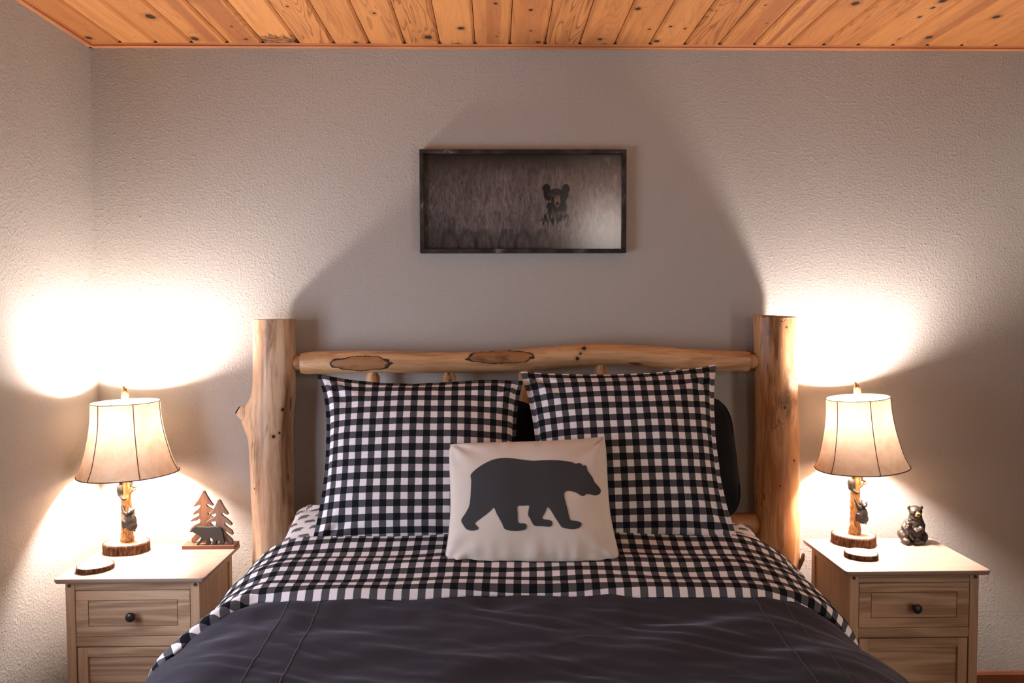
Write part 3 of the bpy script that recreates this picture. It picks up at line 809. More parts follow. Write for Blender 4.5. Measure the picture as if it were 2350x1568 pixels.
# ------------------------------------------------------------------ tree and bear ornament (traced cut-outs)
q0 = atz(407, 1262, NZ); q1 = atz(527, 1262, NZ)
OS = (q1.x - q0.x) / 1268.0           # metres per unit of the traced drawing
OX, OZ = 680.0, 1505.0
orn = tag(empty('tree_bear_ornament', ((q0.x + q1.x) / 2 + 0.012, q0.y + 0.030, NZ)), 'wooden cut-out ornament of two trees and a walking black bear', 'ornament')
def tr(pts): return [((x - OX) * OS, (OZ - y) * OS) for x, y in pts]
box('base_board', ((70 - OX) * OS, (1330 - OX) * OS, -0.030, 0.030, 0.0, 90 * OS), M['orn_base'], orn, bev=0.0008)
tree_a = [(530, 130), (560, 145), (600, 230), (650, 320), (700, 400), (760, 485), (740, 505), (690, 490), (640, 462), (605, 455), (590, 480), (620, 520), (680, 560), (745, 600), (735, 660), (700, 690), (640, 665), (617, 680), (640, 715), (700, 755), (740, 785), (700, 860), (640, 880), (700, 960), (760, 1010), (780, 1060), (700, 1070), (640, 1100), (640, 1420),
          (480, 1420), (480, 1270), (450, 1255), (400, 1310), (340, 1370), (240, 1420), (210, 1365), (215, 1310), (290, 1220), (380, 1135), (330, 1100), (250, 1105), (180, 1112), (175, 1090), (240, 1010), (320, 960), (420, 920), (440, 865), (425, 830), (400, 830), (350, 865), (290, 870), (240, 888), (205, 885), (205, 855), (260, 810), (340, 770), (405, 735), (415, 690), (390, 680), (330, 705), (270, 725), (258, 700), (300, 645), (360, 600), (405, 570), (450, 500), (440, 475), (400, 485), (340, 510), (290, 520), (282, 495), (330, 430), (400, 350), (460, 240), (505, 145)]
tree_b = [(930, 333), (960, 345), (1000, 430), (1060, 540), (1110, 610), (1152, 685), (1130, 705), (1080, 690), (1030, 655), (1000, 655), (985, 690), (1030, 740), (1110, 800), (1180, 860), (1240, 935), (1220, 965), (1180, 960), (1130, 920), (1070, 895), (1050, 905), (1060, 950), (1120, 1010), (1190, 1060), (1240, 1110), (1262, 1185), (1235, 1205), (1180, 1175), (1110, 1130), (1060, 1100), (1052, 1130), (1100, 1190), (1180, 1260), (1245, 1330), (1240, 1420),
          (1140, 1420), (1090, 1350), (900, 1300), (850, 1420), (800, 1420), (830, 1200), (820, 1000), (845, 900), (840, 865), (800, 862), (740, 880), (680, 905), (630, 912), (615, 890), (640, 850), (720, 800), (800, 760), (850, 710), (855, 680), (830, 668), (780, 690), (720, 708), (690, 705), (700, 670), (760, 600), (820, 510), (860, 430), (900, 350)]
bear_c = [(240, 1075), (290, 1050), (310, 1000), (360, 965), (375, 940), (400, 945), (460, 965), (560, 965), (680, 978), (760, 972), (840, 965), (930, 975), (1000, 1010), (1040, 1060), (1052, 1130), (1050, 1200), (1075, 1280), (1085, 1340), (1060, 1395), (930, 1398), (960, 1360), (980, 1340), (930, 1290), (890, 1320), (870, 1370), (880, 1398), (770, 1398), (810, 1330), (790, 1260), (740, 1235), (715, 1270), (720, 1330), (740, 1360), (730, 1398), (620, 1395), (645, 1350), (650, 1310), (630, 1275), (600, 1300), (560, 1330), (510, 1370), (470, 1395), (392, 1395), (430, 1370), (480, 1310), (520, 1240), (500, 1190), (420, 1150), (370, 1120), (320, 1092), (270, 1095)]
zf = 88 * OS
fixz = lambda pts: [(x, max(z, zf)) for x, z in tr(pts)]
plate('pine_tree', fixz(tree_a), 0.006, 0.017, M['wood_orn_a'], orn)
plate('pine_tree', fixz(tree_b), -0.007, 0.004, M['wood_orn_b'], orn)
plate('walking_bear', fixz(bear_c), -0.024, -0.011, M['orn_bear'], orn)

# ------------------------------------------------------------------ bear and cub figurine
bp0 = atz(2105, 1251, NZ)
fig = tag(empty('bear_figurine', (bp0.x + 0.004, bp0.y + 0.034, NZ)), 'small dark sitting mother bear figurine hugging a cub', 'figurine')
def fc(x, y, d): return ((x - 780) * 0.0001088 + d * .52, d, (1450 - y) * 0.0001088)
blob('body', [
    ('e', fc(800, 1130, 0.004), (.036, .032, .036)), ('e', fc(840, 850, 0.006), (.030, .026, .036)), ('e', fc(830, 620, 0.002), (.0235, .022, .026)),
    ('e', fc(825, 390, -.004), (.0235, .022, .0205)), ('e', fc(905, 455, -.022), (.0105, .013, .0085)), ('e', fc(860, 520, -.012), (.014, .014, .008)),
    ('e', fc(608, 272, -.002), (.0078, .0045, .0078)), ('e', fc(1020, 280, .002), (.0075, .0045, .0075)),
    ('e', fc(440, 1180, -.012), (.0165, .026, .020), (0.4, 0, 0.3)), ('e', fc(500, 1310, -.024), (.014, .018, .0125)), ('e', fc(575, 1350, -.036), (.0105, .009, .012)),
    ('e', fc(1080, 1230, -.010), (.0185, .026, .019), (0.4, 0, -0.3)), ('e', fc(1000, 1350, -.026), (.019, .018, .0110)), ('e', fc(890, 1375, -.036), (.0115, .009, .0095)),
    ('c', fc(1050, 850, -.008), fc(1040, 990, -.026), .0125, .0105), ('c', fc(1040, 990, -.026), fc(870, 1010, -.037), .0105, .0085),
    ('c', fc(560, 760, -.004), fc(470, 900, -.014), .012, .0125), ('c', fc(470, 920, -.014), fc(600, 1060, -.034), .012, .009)],
    0.0019, M['figure'], fig, smooth_it=5, wob=.0011, wobf=150)
blob('muzzle', [('e', fc(915, 440, -.0300), (.0088, .0085, .0052)), ('e', fc(905, 505, -.0265), (.0090, .0085, .0040)), ('c', fc(890, 400, -.0235), fc(870, 350, -.0215), .0048, .0030)], 0.0012, M['muzzle'], fig, smooth_it=3)
blob('nose', [('e', fc(930, 425, -.0385), (.0048, .0032, .0034))], 0.0009, M['nose'], fig, smooth_it=2)
for ex, ey, dd in ((790, 352, -.0235), (975, 352, -.0225)):
    blob('eye', [('e', fc(ex, ey, dd), (.0028, .0026, .0026))], 0.0008, M['nose'], fig, smooth_it=2)
cubp = [('e', fc(620, 930, -.033), (.0135, .012, .017)), ('e', fc(600, 745, -.034), (.0105, .0105, .0098)), ('e', fc(512, 680, -.032), (.0034, .0025, .0036)), ('e', fc(700, 695, -.034), (.0036, .0025, .0034)),
        ('c', fc(690, 900, -.036), fc(770, 1010, -.040), .007, .0055), ('c', fc(650, 1050, -.036), fc(720, 1180, -.042), .0085, .0065), ('e', fc(760, 1230, -.043), (.006, .005, .006))]
blob('cub', cubp, 0.0016, M['figure'], fig, smooth_it=4, wob=.0006, wobf=200)
blob('cub_muzzle', [('e', fc(575, 790, -.0440), (.0050, .0040, .0042))], 0.0009, M['muzzle'], fig, smooth_it=2)
blob('cub_nose', [('e', fc(562, 795, -.0475), (.0026, .0020, .0018))], 0.0007, M['nose'], fig, smooth_it=2)

# ------------------------------------------------------------------ framed print on the wall
p00 = at(964, 581, -.03); p11 = at(1438, 343, -.03)
fw, fh = p11.x - p00.x, p11.z - p00.z
pic = tag(empty('framed_print', ((p00.x + p11.x) / 2, 0.0, (p00.z + p11.z) / 2)), 'dark framed photo print of a bear in tall grass hanging above the headboard', 'picture')
t = NT('distressed_frame'); cc = t.coord(); a = t.noise(t.map(cc, (0.12, 1, 0.12)), 130, 4, 0.6)
colr = t.ramp(a, [(0.45, (0.012, 0.010, 0.009)), (0.62, (0.045, 0.036, 0.030)), (0.72, (0.22, 0.19, 0.15))]); t.bump(a, 0.5, 0.001); M['frame'] = t.done(colr, 0.6, 0.3)
e = 0.0155
for nm, b in (('frame_rail', (-fw / 2, fw / 2, -.032, -.001, fh / 2 - e, fh / 2)), ('frame_rail', (-fw / 2, fw / 2, -.032, -.001, -fh / 2, -fh / 2 + e)),
              ('frame_rail', (-fw / 2, -fw / 2 + e, -.032, -.001, -fh / 2 + e, fh / 2 - e)), ('frame_rail', (fw / 2 - e, fw / 2, -.032, -.001, -fh / 2 + e, fh / 2 - e))):
    box(nm, b, M['frame'], pic, bev=0.002)
def print_art(nx, ny):
    """the printed picture: grey-brown meadow, black bear looking out of the grass"""
    import numpy as np
    rng = np.random.default_rng(3)
    x = (np.arange(nx + 1) / nx)[None, :].repeat(ny + 1, 0); y = (np.arange(ny + 1) / ny)[:, None].repeat(nx + 1, 1)   # y up
    def smooth_noise(sx, sy):
        g = rng.random((sy + 2, sx + 2))
        fx, fy = x * sx, y * sy
        ix, iy = fx.astype(int), fy.astype(int); tx, ty = fx - ix, fy - iy
        tx, ty = tx * tx * (3 - 2 * tx), ty * ty * (3 - 2 * ty)
        return (g[iy, ix] * (1 - tx) + g[iy, ix + 1] * tx) * (1 - ty) + (g[iy + 1, ix] * (1 - tx) + g[iy + 1, ix + 1] * tx) * ty
    blades = 0.40 * smooth_noise(130, 16) + 0.34 * smooth_noise(220, 34) + 0.26 * smooth_noise(60, 9)
    soft = smooth_noise(8, 4)
    band = np.clip((0.98 - y) / 0.22, 0, 1) * np.clip(0.35 + (y + 0.02) / 0.36, 0.35, 1)
    side = np.clip(0.5 + x * 1.6, 0.5, 1)
    lum = 0.030 + 0.155 * band * side * (0.62 + 0.4 * soft) * (0.45 + 1.1 * np.clip(blades - 0.2, 0, 1))
    # fine bright stalks
    A = np.zeros_like(lum)
    for _ in range(1300):
        cx, cy = rng.random(), 0.12 + 0.62 * rng.beta(2, 2.2)
        L, an, cv, br = 0.02 + 0.06 * rng.random(), rng.normal(0, 0.45), rng.normal(0, .5), 0.02 + .10 * rng.random() ** 2
        for s in np.linspace(0, 1, 60):
            px_, py_ = cx + math.sin(an + s * cv) * L * s * .5, cy + math.cos(an) * L * s * 1.6
            fy, fx_ = py_ * ny, px_ * nx; i, j = int(fy), int(fx_)
            if 0 <= i < ny and 0 <= j < nx:
                ty, tx = fy - i, fx_ - j
                for di, dj, w_ in ((0, 0, (1 - ty) * (1 - tx)), (0, 1, (1 - ty) * tx), (1, 0, ty * (1 - tx)), (1, 1, ty * tx)):
                    A[i + di, j + dj] = max(A[i + di, j + dj], br * w_)
    lum = lum + A * band
    fold = np.clip(1 - np.abs(np.hypot((x - .30) / .035, (y - .13) / .10) - 1) / .35, 0, 1)
    for cx in (.13, .22, .30, .42, .50, .60):
        f_ = np.clip(1 - np.abs(np.hypot((x - cx) / .04, (y - .02) / .17) - 1) / .4, 0, 1); lum *= 1 - .35 * f_ * (y < .22)
    rgb = np.stack([lum * 1.06, lum * 0.95, lum * 0.93], -1)
    warm = np.clip((x - .55) / .4, 0, 1)[..., None]  # meadow warmer to the right, some of the reflection put into its colour
    rgb = rgb * (1 + warm * np.array([.55, .32, .12]))
    U = lambda px: (px - 185) / 1975; V = lambda py: 1 - (py - 185) / 955
    asp = 1975 / 955
    def ell(cx, cy, rx, ry): return np.hypot((x - U(cx)) / (rx / 1975), (y - V(cy)) / (ry / 955))
    grass = smooth_noise(240, 26)
    body = np.zeros_like(lum)
    for cx, cy, rx, ry in ((1405, 532, 40, 46), (1598, 535, 38, 48), (1500, 625, 102, 92), (1505, 720, 100, 110), (1500, 840, 105, 130)):
        body = np.maximum(body, np.clip((1.06 - ell(cx, cy, rx, ry)) / .1, 0, 1))
    for cx, cy, rx, ry in ((1405, 585, 30, 60), (1590, 590, 30, 60), (1400, 880, 70, 90), (1595, 850, 45, 70)):
        body = np.maximum(body, np.clip((1.06 - ell(cx, cy, rx, ry)) / .12, 0, 1))
    veil = np.clip((V(700) - y) / .18, 0, 1) * np.clip((grass - .40 + .55 * np.clip((V(850) - y) / .16, 0, 1)) * 5, 0, 1)
    veil = np.maximum(veil, np.clip((U(1470) - x) / .02, 0, 1) * np.clip((V(560) - y) / .05, 0, 1) * np.clip((grass - .62) * 6, 0, 1))
    bm_ = (body * (1 - veil))[..., None]
    rgb = rgb * (1 - bm_) + np.array([.012, .010, .011]) * bm_
    def put(mask, c):
        nonlocal rgb
        mk = (mask * (1 - .6 * veil))[..., None]; rgb = rgb * (1 - mk) + np.array(c) * mk
    put(np.clip((1.1 - ell(1500, 570, 45, 34)) / .4, 0, 1) * .8, (.035, .030, .055))
    put(np.clip((1.05 - ell(1512, 655, 34, 58)) / .25, 0, 1), (.20, .135, .105))
    put(np.clip((1.05 - ell(1508, 620, 22, 30)) / .4, 0, 1) * .5, (.10, .075, .065))
    put(np.clip((1.05 - ell(1512, 680, 19, 20)) / .25, 0, 1), (.010, .009, .009))
    put(np.clip((1.05 - ell(1512, 712, 15, 8)) / .4, 0, 1) * .6, (.26, .19, .15))
    for cx in (1474, 1537): put(np.clip((1.1 - ell(cx, 604, 9, 7)) / .4, 0, 1), (.26, .13, .085))
    # the printer's mark in the upper corner
    for cx, cy, rx, ry in ((1995, 240, 7, 26), (2035, 240, 6, 26), (2015, 232, 16, 7), (2000, 275, 8, 8), (2028, 278, 10, 22), (2014, 258, 20, 6)):
        put(np.clip((1.1 - ell(cx, cy, rx, ry)) / .4, 0, 1) * .55, (.22, .19, .17))
    return np.clip(rgb ** 1.15 * 1.0, 0, 1)
def make_print():
    import numpy as np
    nx, ny = 460, 224
    w, h = fw - 2 * e + .004, fh - 2 * e + .004
    art = print_art(nx, ny)
    ii, jj = np.meshgrid(np.arange(ny + 1), np.arange(nx + 1), indexing='ij')
    co = np.stack([(jj / nx - .5) * w, np.full(ii.shape, -.0165), (ii / ny - .5) * h], -1).reshape(-1, 3)
    i, j = np.meshgrid(np.arange(ny), np.arange(nx), indexing='ij'); a = (i * (nx + 1) + j).ravel()
    quads = np.stack([a, a + 1, a + nx + 2, a + nx + 1], -1)
    me = bpy.data.meshes.new('print'); me.from_pydata(co.tolist(), [], quads.tolist())
    at_ = me.color_attributes.new('art', 'FLOAT_COLOR', 'POINT')
    at_.data.foreach_set('color', np.concatenate([art.reshape(-1, 3), np.ones(((nx + 1) * (ny + 1), 1))], -1).astype('f').ravel())
    t = NT('photo_print'); col = t.attr('art', 'GEOMETRY')['Color']
    t.bump(t.noise(t.coord(), 420, 2), 0.12, 0.0005)
    mt = t.done(col, 0.14, 0.5)
    o = link('print', me, mt, pic)
    box('backing_board', (-w / 2, w / 2, -.0155, -.002, -h / 2, h / 2), M['peg'], pic, bev=0)
make_print()

# ------------------------------------------------------------------ log bed
YP = -0.092
bed = tag(empty('log_bed', (0.11, 0, 0)), 'rustic peeled log bed with round posts and knotty top rail', 'bed')
BX = 0.11
K_ = 1.0088       # the headboard stands close to the wall: traced sizes carried back onto that plane
def sub(p): return (p[0] * K_ - BX, p[1], CAM.z - (CAM.z - p[2]) * K_)
def post(ctrl, mat, seed, knots, burl=None):
    path = spline_path(ctrl, 14)          # (x, z, r)
    P = [sub((x, YP, z)) for x, z, r in path]; R_ = [r for x, z, r in path]
    n = 72
    o = tube('post', P, R_, mat, bed, n=n, rough=.035, freq=9, seed=seed, flute=.02)
    # softened rim at the sawn top
    me = o.data; top = len(P) - 1
    for k in range(n):
        v = me.vertices[top * n + k]; c = Vector(P[top]); v.co = c + (v.co - c) * .965
    if burl:
        bx, bz, reach, spread = burl
        for v in me.vertices:
            w = math.exp(-((v.co.z - bz) / spread) ** 2)
            d = (v.co.x - (bx - BX)); 
            c = interp(v.co.z, [p[2] for p in P], [p[0] for p in P])
            side = max(0.0, -(v.co.x - c) / .08)
            v.co.x -= reach * w * side ** 3
    for i, (x, z, r) in enumerate(knots):
        c = interp(z, [p[2] for p in P], [p[0] for p in P]); rad = interp(z, [p[2] for p in P], R_)
        dx = x * K_ - BX - c
        o['k%d' % i] = [float(x * K_ - BX), float(YP - math.sqrt(max(0, rad * rad - dx * dx))), float(z)]; o['r%d' % i] = float(r)
    return o
pa = post([(-.812, 0.0, .080), (-.812, .30, .079), (-.812, .66, .0745), (-.812, .85, .0755), (-.814, 1.0, .078), (-.812, 1.12, .080), (-.800, 1.20, .0785), (-.797, 1.30, .0765), (-.797, 1.455, .0755), (-.797, 1.462, .0755)],
          M['post_a'], 1.0, [(-.756, 1.145, .0075), (-.786, 1.050, .0075), (-.768, 1.062, .005), (-.86, .86, .004)], (-.9, 1.105, .028, .055))
tube('branch_stub', [sub((-.865, YP - .01, 1.105)), sub((-.905, YP - .016, 1.130)), sub((-.924, YP - .018, 1.141))], [.034, .025, .019], M['post_a'], bed, n=20, rough=.12, freq=50)
tube('branch_stub_end', [sub((-.922, YP - .018, 1.140)), sub((-.9285, YP - .019, 1.1440))], [.0165, .014], M['gap'], bed, n=18, rough=.2, freq=60)
pb = post([(1.040, 0.0, .084), (1.040, .30, .083), (1.038, .60, .0815), (1.036, .80, .080), (1.034, 1.0, .0785), (1.028, 1.2, .077), (1.0215, 1.36, .0762), (1.020, 1.459, .0755), (1.020, 1.466, .0755)],
          M['post_b'], 4.0, [(1.040, 1.435, .0045), (1.035, 1.145, .007), (1.02, .86, .004), (1.075, .95, .005)])
tube('branch_stub', [sub((1.105, YP - .03, .55)), sub((1.1215, YP - .035, .585)), sub((1.124, YP - .036, .607))], [.010, .008, .005], M['post_b'], bed, n=12, rough=.15, freq=60)
# top rail: tenon, knotty log, tenon
ctrl = [(-.700, 1.3095, .036), (-.675, 1.3100, .0405), (-.60, 1.3130, .0415), (-.40, 1.3135, .0400), (-.20, 1.3110, .0392), (.02, 1.3140, .0400), (.16, 1.3220, .0405), (.30, 1.3345, .0410), (.42, 1.3370, .0400), (.56, 1.3290, .0395), (.72, 1.3170, .0385), (.86, 1.3110, .0380), (.915, 1.3090, .0375), (.925, 1.3085, .034)]
path = spline_path(ctrl, 9)
rail = tube('top_rail', [sub((x, YP - .004, z)) for x, z, r in path], [r for x, z, r in path], M['rail'], bed, n=56, rough=.05, freq=8, seed=2.0, flute=.015)
def onrail(px, py): 
    q = at(px, py, YP - .042); return [float(q.x - BX), float(YP - .042), float(q.z)]
for i, (px, py, w, h) in enumerate(((828, 835, .108, .026), (1150, 820, .125, .024), (1420, 800, .001, .001))):
    q = onrail(px, py); rail['e%d' % i] = q; rail['w%d' % i] = [w, 0.0, h]
for i, (px, py, r) in enumerate(((760, 809, .010), (1340, 797, .013), (1325, 823, .008), (1332, 812, .006))):
    rail['k%d' % i] = onrail(px, py); rail['r%d' % i] = r
tube('tenon', [sub((-.745, YP - .004, 1.311)), sub((-.690, YP - .004, 1.311))], [.027, .027], M['spindle'], bed, n=24)
tube('tenon', [sub((.918, YP - .004, 1.3085)), sub((.935, YP - .004, 1.3085)), sub((.962, YP - .004, 1.309))], [.026, .0265, .0262], M['spindle'], bed, n=24)
lr = spline_path([(-.735, .71, .030), (-.70, .71, .040), (-.3, .715, .041), (.3, .705, .041), (.90, .71, .041), (.935, .71, .037), (.940, .71, .027), (.975, .71, .026)], 6)
tube('lower_rail', [sub((x, YP - .004, z)) for x, z, r in lr], [r for x, z, r in lr], M['rail'], bed, n=32, rough=.05, freq=9, seed=5)
for k in range(5):
    x = -.445 + .277 * k
    zt_ = interp(x, [c[0] for c in ctrl], [c[1] for c in ctrl])
    tube('spindle', [sub((x, YP, .72)), sub((x + .003, YP, 1.0)), sub((x, YP, zt_ - .055)), sub((x, YP, zt_ - .040)), sub((x, YP, zt_))], [.026, .028, .026, .018, .017], M['spindle'], bed, n=20, rough=.06, freq=12, seed=k)
for x in (-.80, 1.02):
    tube('side_rail', [sub((x, -.16, .30)), sub((x, -1.0, .30)), sub((x, -2.22, .30))], [.05, .055, .05], M['spindle'], bed, n=20, rough=.05, freq=8, seed=x)
    tube('foot_leg', [sub((x, -2.24, 0)), sub((x, -2.24, .42))], [.062, .058], M['spindle'], bed, n=24, rough=.04, freq=8, seed=x + 3)
tube('foot_rail', [sub((-.80, -2.24, .30)), sub((.1, -2.24, .30)), sub((1.02, -2.24, .30))], [.045, .05, .045], M['spindle'], bed, n=20, rough=.05, freq=8, seed=9)
box('slat_base', (-.70 , .70, -2.18, -.19, .33, .37), M['gap'], bed, bev=0)

# ------------------------------------------------------------------ mattress with bear print sheet
MX0, MX1, MY0, MY1, MZ0, MZ1 = -.655, .865, -2.20, -.205, .37, .645
def mat_top(x, y):
    return MZ1 - .006 * (1 - math.cos(3 * x)) + .004 * noise.noise(Vector((x * 5, y * 6, 1)))
def mattress():
    nx, ny = 90, 70
    bm = bmesh.new()
    bbox(bm, MX0, MX1, MY0, MY1, MZ0, MZ1)
    bmesh.ops.subdivide_edges(bm, edges=bm.edges[:], cuts=40, use_grid_fill=True)
    R = .05
    for v in bm.verts:
        c = v.co; inner = Vector((max(MX0 + R, min(MX1 - R, c.x)), max(MY0 + R, min(MY1 - R, c.y)), max(MZ0 + R, min(MZ1 - R, c.z))))
        d = c - inner
        if d.length > 1e-6: v.co = inner + d.normalized() * min(R, d.length) if d.length > R else c
        if v.co.z > MZ1 - .12:
            v.co.z += (mat_top(v.co.x, v.co.y) - MZ1) * sstep(MZ1 - .12, MZ1, v.co.z)
    o = bmo('mattress', bm, M['sheet'], None, None, True)
    return tag(o, 'thick mattress in a white sheet under the charcoal duvet', 'mattress')
mattress_o = mattress()
BEAR = [(352, 960), (395, 890), (440, 790), (455, 560), (452, 490), (540, 410), (650, 350), (740, 325), (840, 322), (950, 335), (1080, 350), (1200, 345), (1330, 345), (1470, 360), (1530, 382), (1555, 372), (1590, 385), (1600, 400), (1625, 395), (1645, 420), (1650, 450), (1700, 520), (1720, 565), (1760, 610), (1785, 650), (1775, 690), (1730, 705), (1680, 695), (1640, 692), (1610, 712), (1580, 705), (1530, 675), (1470, 660), (1430, 663), (1410, 690), (1420, 760), (1445, 850), (1460, 920), (1480, 960), (1540, 970), (1580, 985), (1588, 1010), (1560, 1040), (1500, 1052), (1430, 1045), (1385, 1030), (1350, 980), (1310, 920), (1280, 870), (1240, 825), (1215, 875), (1185, 930), (1195, 950), (1240, 955), (1280, 970), (1284, 1005), (1265, 1027), (1180, 1022), (1110, 1018), (1080, 985), (1060, 940), (1040, 910), (1045, 850), (1050, 812), (990, 812), (930, 818), (932, 900), (938, 985), (990, 992), (1020, 1005), (1022, 1035), (1000, 1060), (920, 1070), (840, 1065), (795, 1045), (770, 990), (720, 900), (700, 850), (678, 832), (655, 860), (600, 905), (540, 950), (495, 985), (500, 1010), (525, 1035), (515, 1058), (460, 1068), (410, 1055), (380, 1020)]
# ------------------------------------------------------------------ duvet: charcoal cover with the gingham side folded back
def zc(y):      # height of the duvet along the middle of the bed
    return smooth_interp(-y, [.40, .55, .70, .86, 1.0, 1.3, 2.3], [.782, .778, .745, .712, .697, .683, .672])
def section(y, lift):
    """cross-section of the draped cover at y, as a list of (x, z) from left hem to right hem"""
    z0 = zc(y) + lift
    out = []
    g_ = sstep(.50, 1.25, -y)
    lx, la, lb = -.585 - .045 * g_, .175 + lift * .6 + .10 * g_, .17 + .03 * g_; rx, ra, rb = .66, .315 + lift * .6 + .10 * g_, .23 + .02 * g_
    dl = .012 * math.sin(y * 9) ; hem = .24
    nS = 16
    for i in range(nS):                        # left drop
        t_ = i / nS; z = lerp(hem, z0 - lb, t_)
        out.append((lx - la - .035 * (1 - t_) + dl * (1 - t_), z))
    for i in range(20):
        th = math.pi / 2 * (1 - i / 20); out.append((lx - la * math.sin(th), z0 - lb * (1 - math.cos(th))))
    for i in range(90):
        out.append((lerp(lx, rx, i / 90), z0 + .006 * math.sin(math.pi * i / 90)))
    for i in range(22):
        th = math.pi / 2 * (i / 22); out.append((rx + ra * math.sin(th), z0 - rb * (1 - math.cos(th))))
    for i in range(nS + 1):
        t_ = i / nS; z = lerp(z0 - rb, hem, t_); out.append((rx + ra + .03 * t_, z))
    return out
def wrinkle_grey(x, y, s):
    a = noise.noise(Vector((x * 3.2 + y * 1.0, y * 7.5 - x * 1.2, .3))) * .008
    b = noise.noise(Vector((x * 6.5 - y * 4.0, y * 15, 5.0))) * .0042
    c = abs(noise.noise(Vector((x * 5.0 + 3, y * 19 + x * 6.0, 9.0)))) * .006
    pl = .012 * abs(noise.noise(Vector((y * 7.0 + 4 * abs(x), 2.0, .5)))) * sstep(.45, .75, abs(x - .11))
    near = math.exp(-((y + .95) / .12) ** 2) * .006 * noise.noise(Vector((x * 14, y * 4, 2)))
    return (a + b + c) * 1.45 + pl + near
def wrinkle_ging(x, y, s):
    a = noise.noise(Vector((x * 2.4 + 7, y * 15 + x * 2, .3))) * .0075
    b = noise.noise(Vector((x * 5.5 - y * 3, y * 34, 4.0))) * .0038
    c = noise.noise(Vector((x * 4.0, y * 5, 8.0))) * .006
    return a + b + c
def drape(rows, lift, wr, name, mat, parent, ye=None, y_head=None, roll=False):
    vs, uv, fs = [], [], []
    nc = None
    hem_rows = rows
    for r_, y in enumerate(rows):
        base = section(y, lift); nc = len(base)
        # arc length across
        L = [0.0]
        for i in range(1, nc): L.append(L[-1] + math.dist(base[i], base[i - 1]))
        mid = L[nc // 2]
        for i in range(nc):
            vs.append((base[i], y, L[i] - mid))
    return vs, nc
def build_drape(name, mat, parent, y0, y1, nrow, lift, wr, edge_fn=None, hang_foot=False, roll=0.0):
    """sheet of cloth from y0 (head) to y1 (foot); edge_fn(s, x) moves the foot-side edge"""
    secs = {}
    V, UV, F = [], [], []
    rows = []
    for r_ in range(nrow + 1):
        t_ = r_ / nrow
        rows.append(t_)
    base0 = section(lerp(y0, y1, .5), lift); nc = len(base0)
    for t_ in rows:
        for i in range(nc):
            ye = y1
            if edge_fn:
                ye = edge_fn(base0[i][0], base0[i][1], i / (nc - 1))
            y = lerp(y0, ye, t_)
            key = round(y, 3)
            if key not in secs:
                s_ = section(key, lift); L = [0.0]
                for q in range(1, nc): L.append(L[-1] + math.dist(s_[q], s_[q - 1]))
                secs[key] = (s_, L)
            s_, L = secs[key]
            x, z = s_[i]
            a, b = s_[max(0, i - 1)], s_[min(nc - 1, i + 1)]
            tx, tz = b[0] - a[0], b[1] - a[1]; l = math.hypot(tx, tz) or 1
            nx, nz = -tz / l, tx / l
            d = wr(x, y, L[i])
            if roll:
                dist = abs(ye - y); k = 1 - sstep(0, .030, dist)
                d -= roll * k * k
                d += .006 * math.exp(-((dist - .045) / .03) ** 2)
            V.append((x + nx * d, y, z + nz * d)); UV.append((L[i] - L[nc // 2] , y))
    for r_ in range(nrow):
        for i in range(nc - 1):
            a = r_ * nc + i
            F.append((a, a + nc, a + nc + 1, a + 1))
    o = raw(name, V, F, mat, parent, None, True, UV)
    return o
dv = tag(empty('duvet', (0, 0, 0)), 'charcoal duvet with its gingham underside folded back below the pillows', 'duvet')
grey = build_drape('grey_cover', M['grey_duvet'], dv, -.60, -2.26, 150, 0.0, wrinkle_grey)
so = grey.modifiers.new('thick', 'SOLIDIFY'); so.thickness = .02; so.offset = -1
def fold_edge(x, z, f):
    y = -.885 + .010 * math.sin(x * 7 + 1) 
    if x < -.45: y -= .17 * sstep(-.62, -.80, x) + max(0, (.60 - z)) * .25
    if x > .80: y += .03 * sstep(.80, 1.0, x)
    return y
ging = build_drape('gingham_fold', M['gingham_duvet'], dv, -.545, -.865, 64, .024, wrinkle_ging, fold_edge, roll=.020)
so = ging.modifiers.new('thick', 'SOLIDIFY'); so.thickness = .012; so.offset = -1
def seam_line(x0):
    pts = []
    for i in range(110):
        y = lerp(-.80, -2.2, i / 109)
        s_ = section(round(y, 3), 0.0)
        x = x0; z = interp(x, [p[0] for p in s_[16:150]], [p[1] for p in s_[16:150]])
        pts.append((x, y, z + wrinkle_grey(x, y, 0) - .0010))
    return tube('stitched_seam', pts, [.0024] * len(pts), M['seam'], grey, n=8)
for x0 in (-.475, -.560, .705, .790): seam_line(x0)

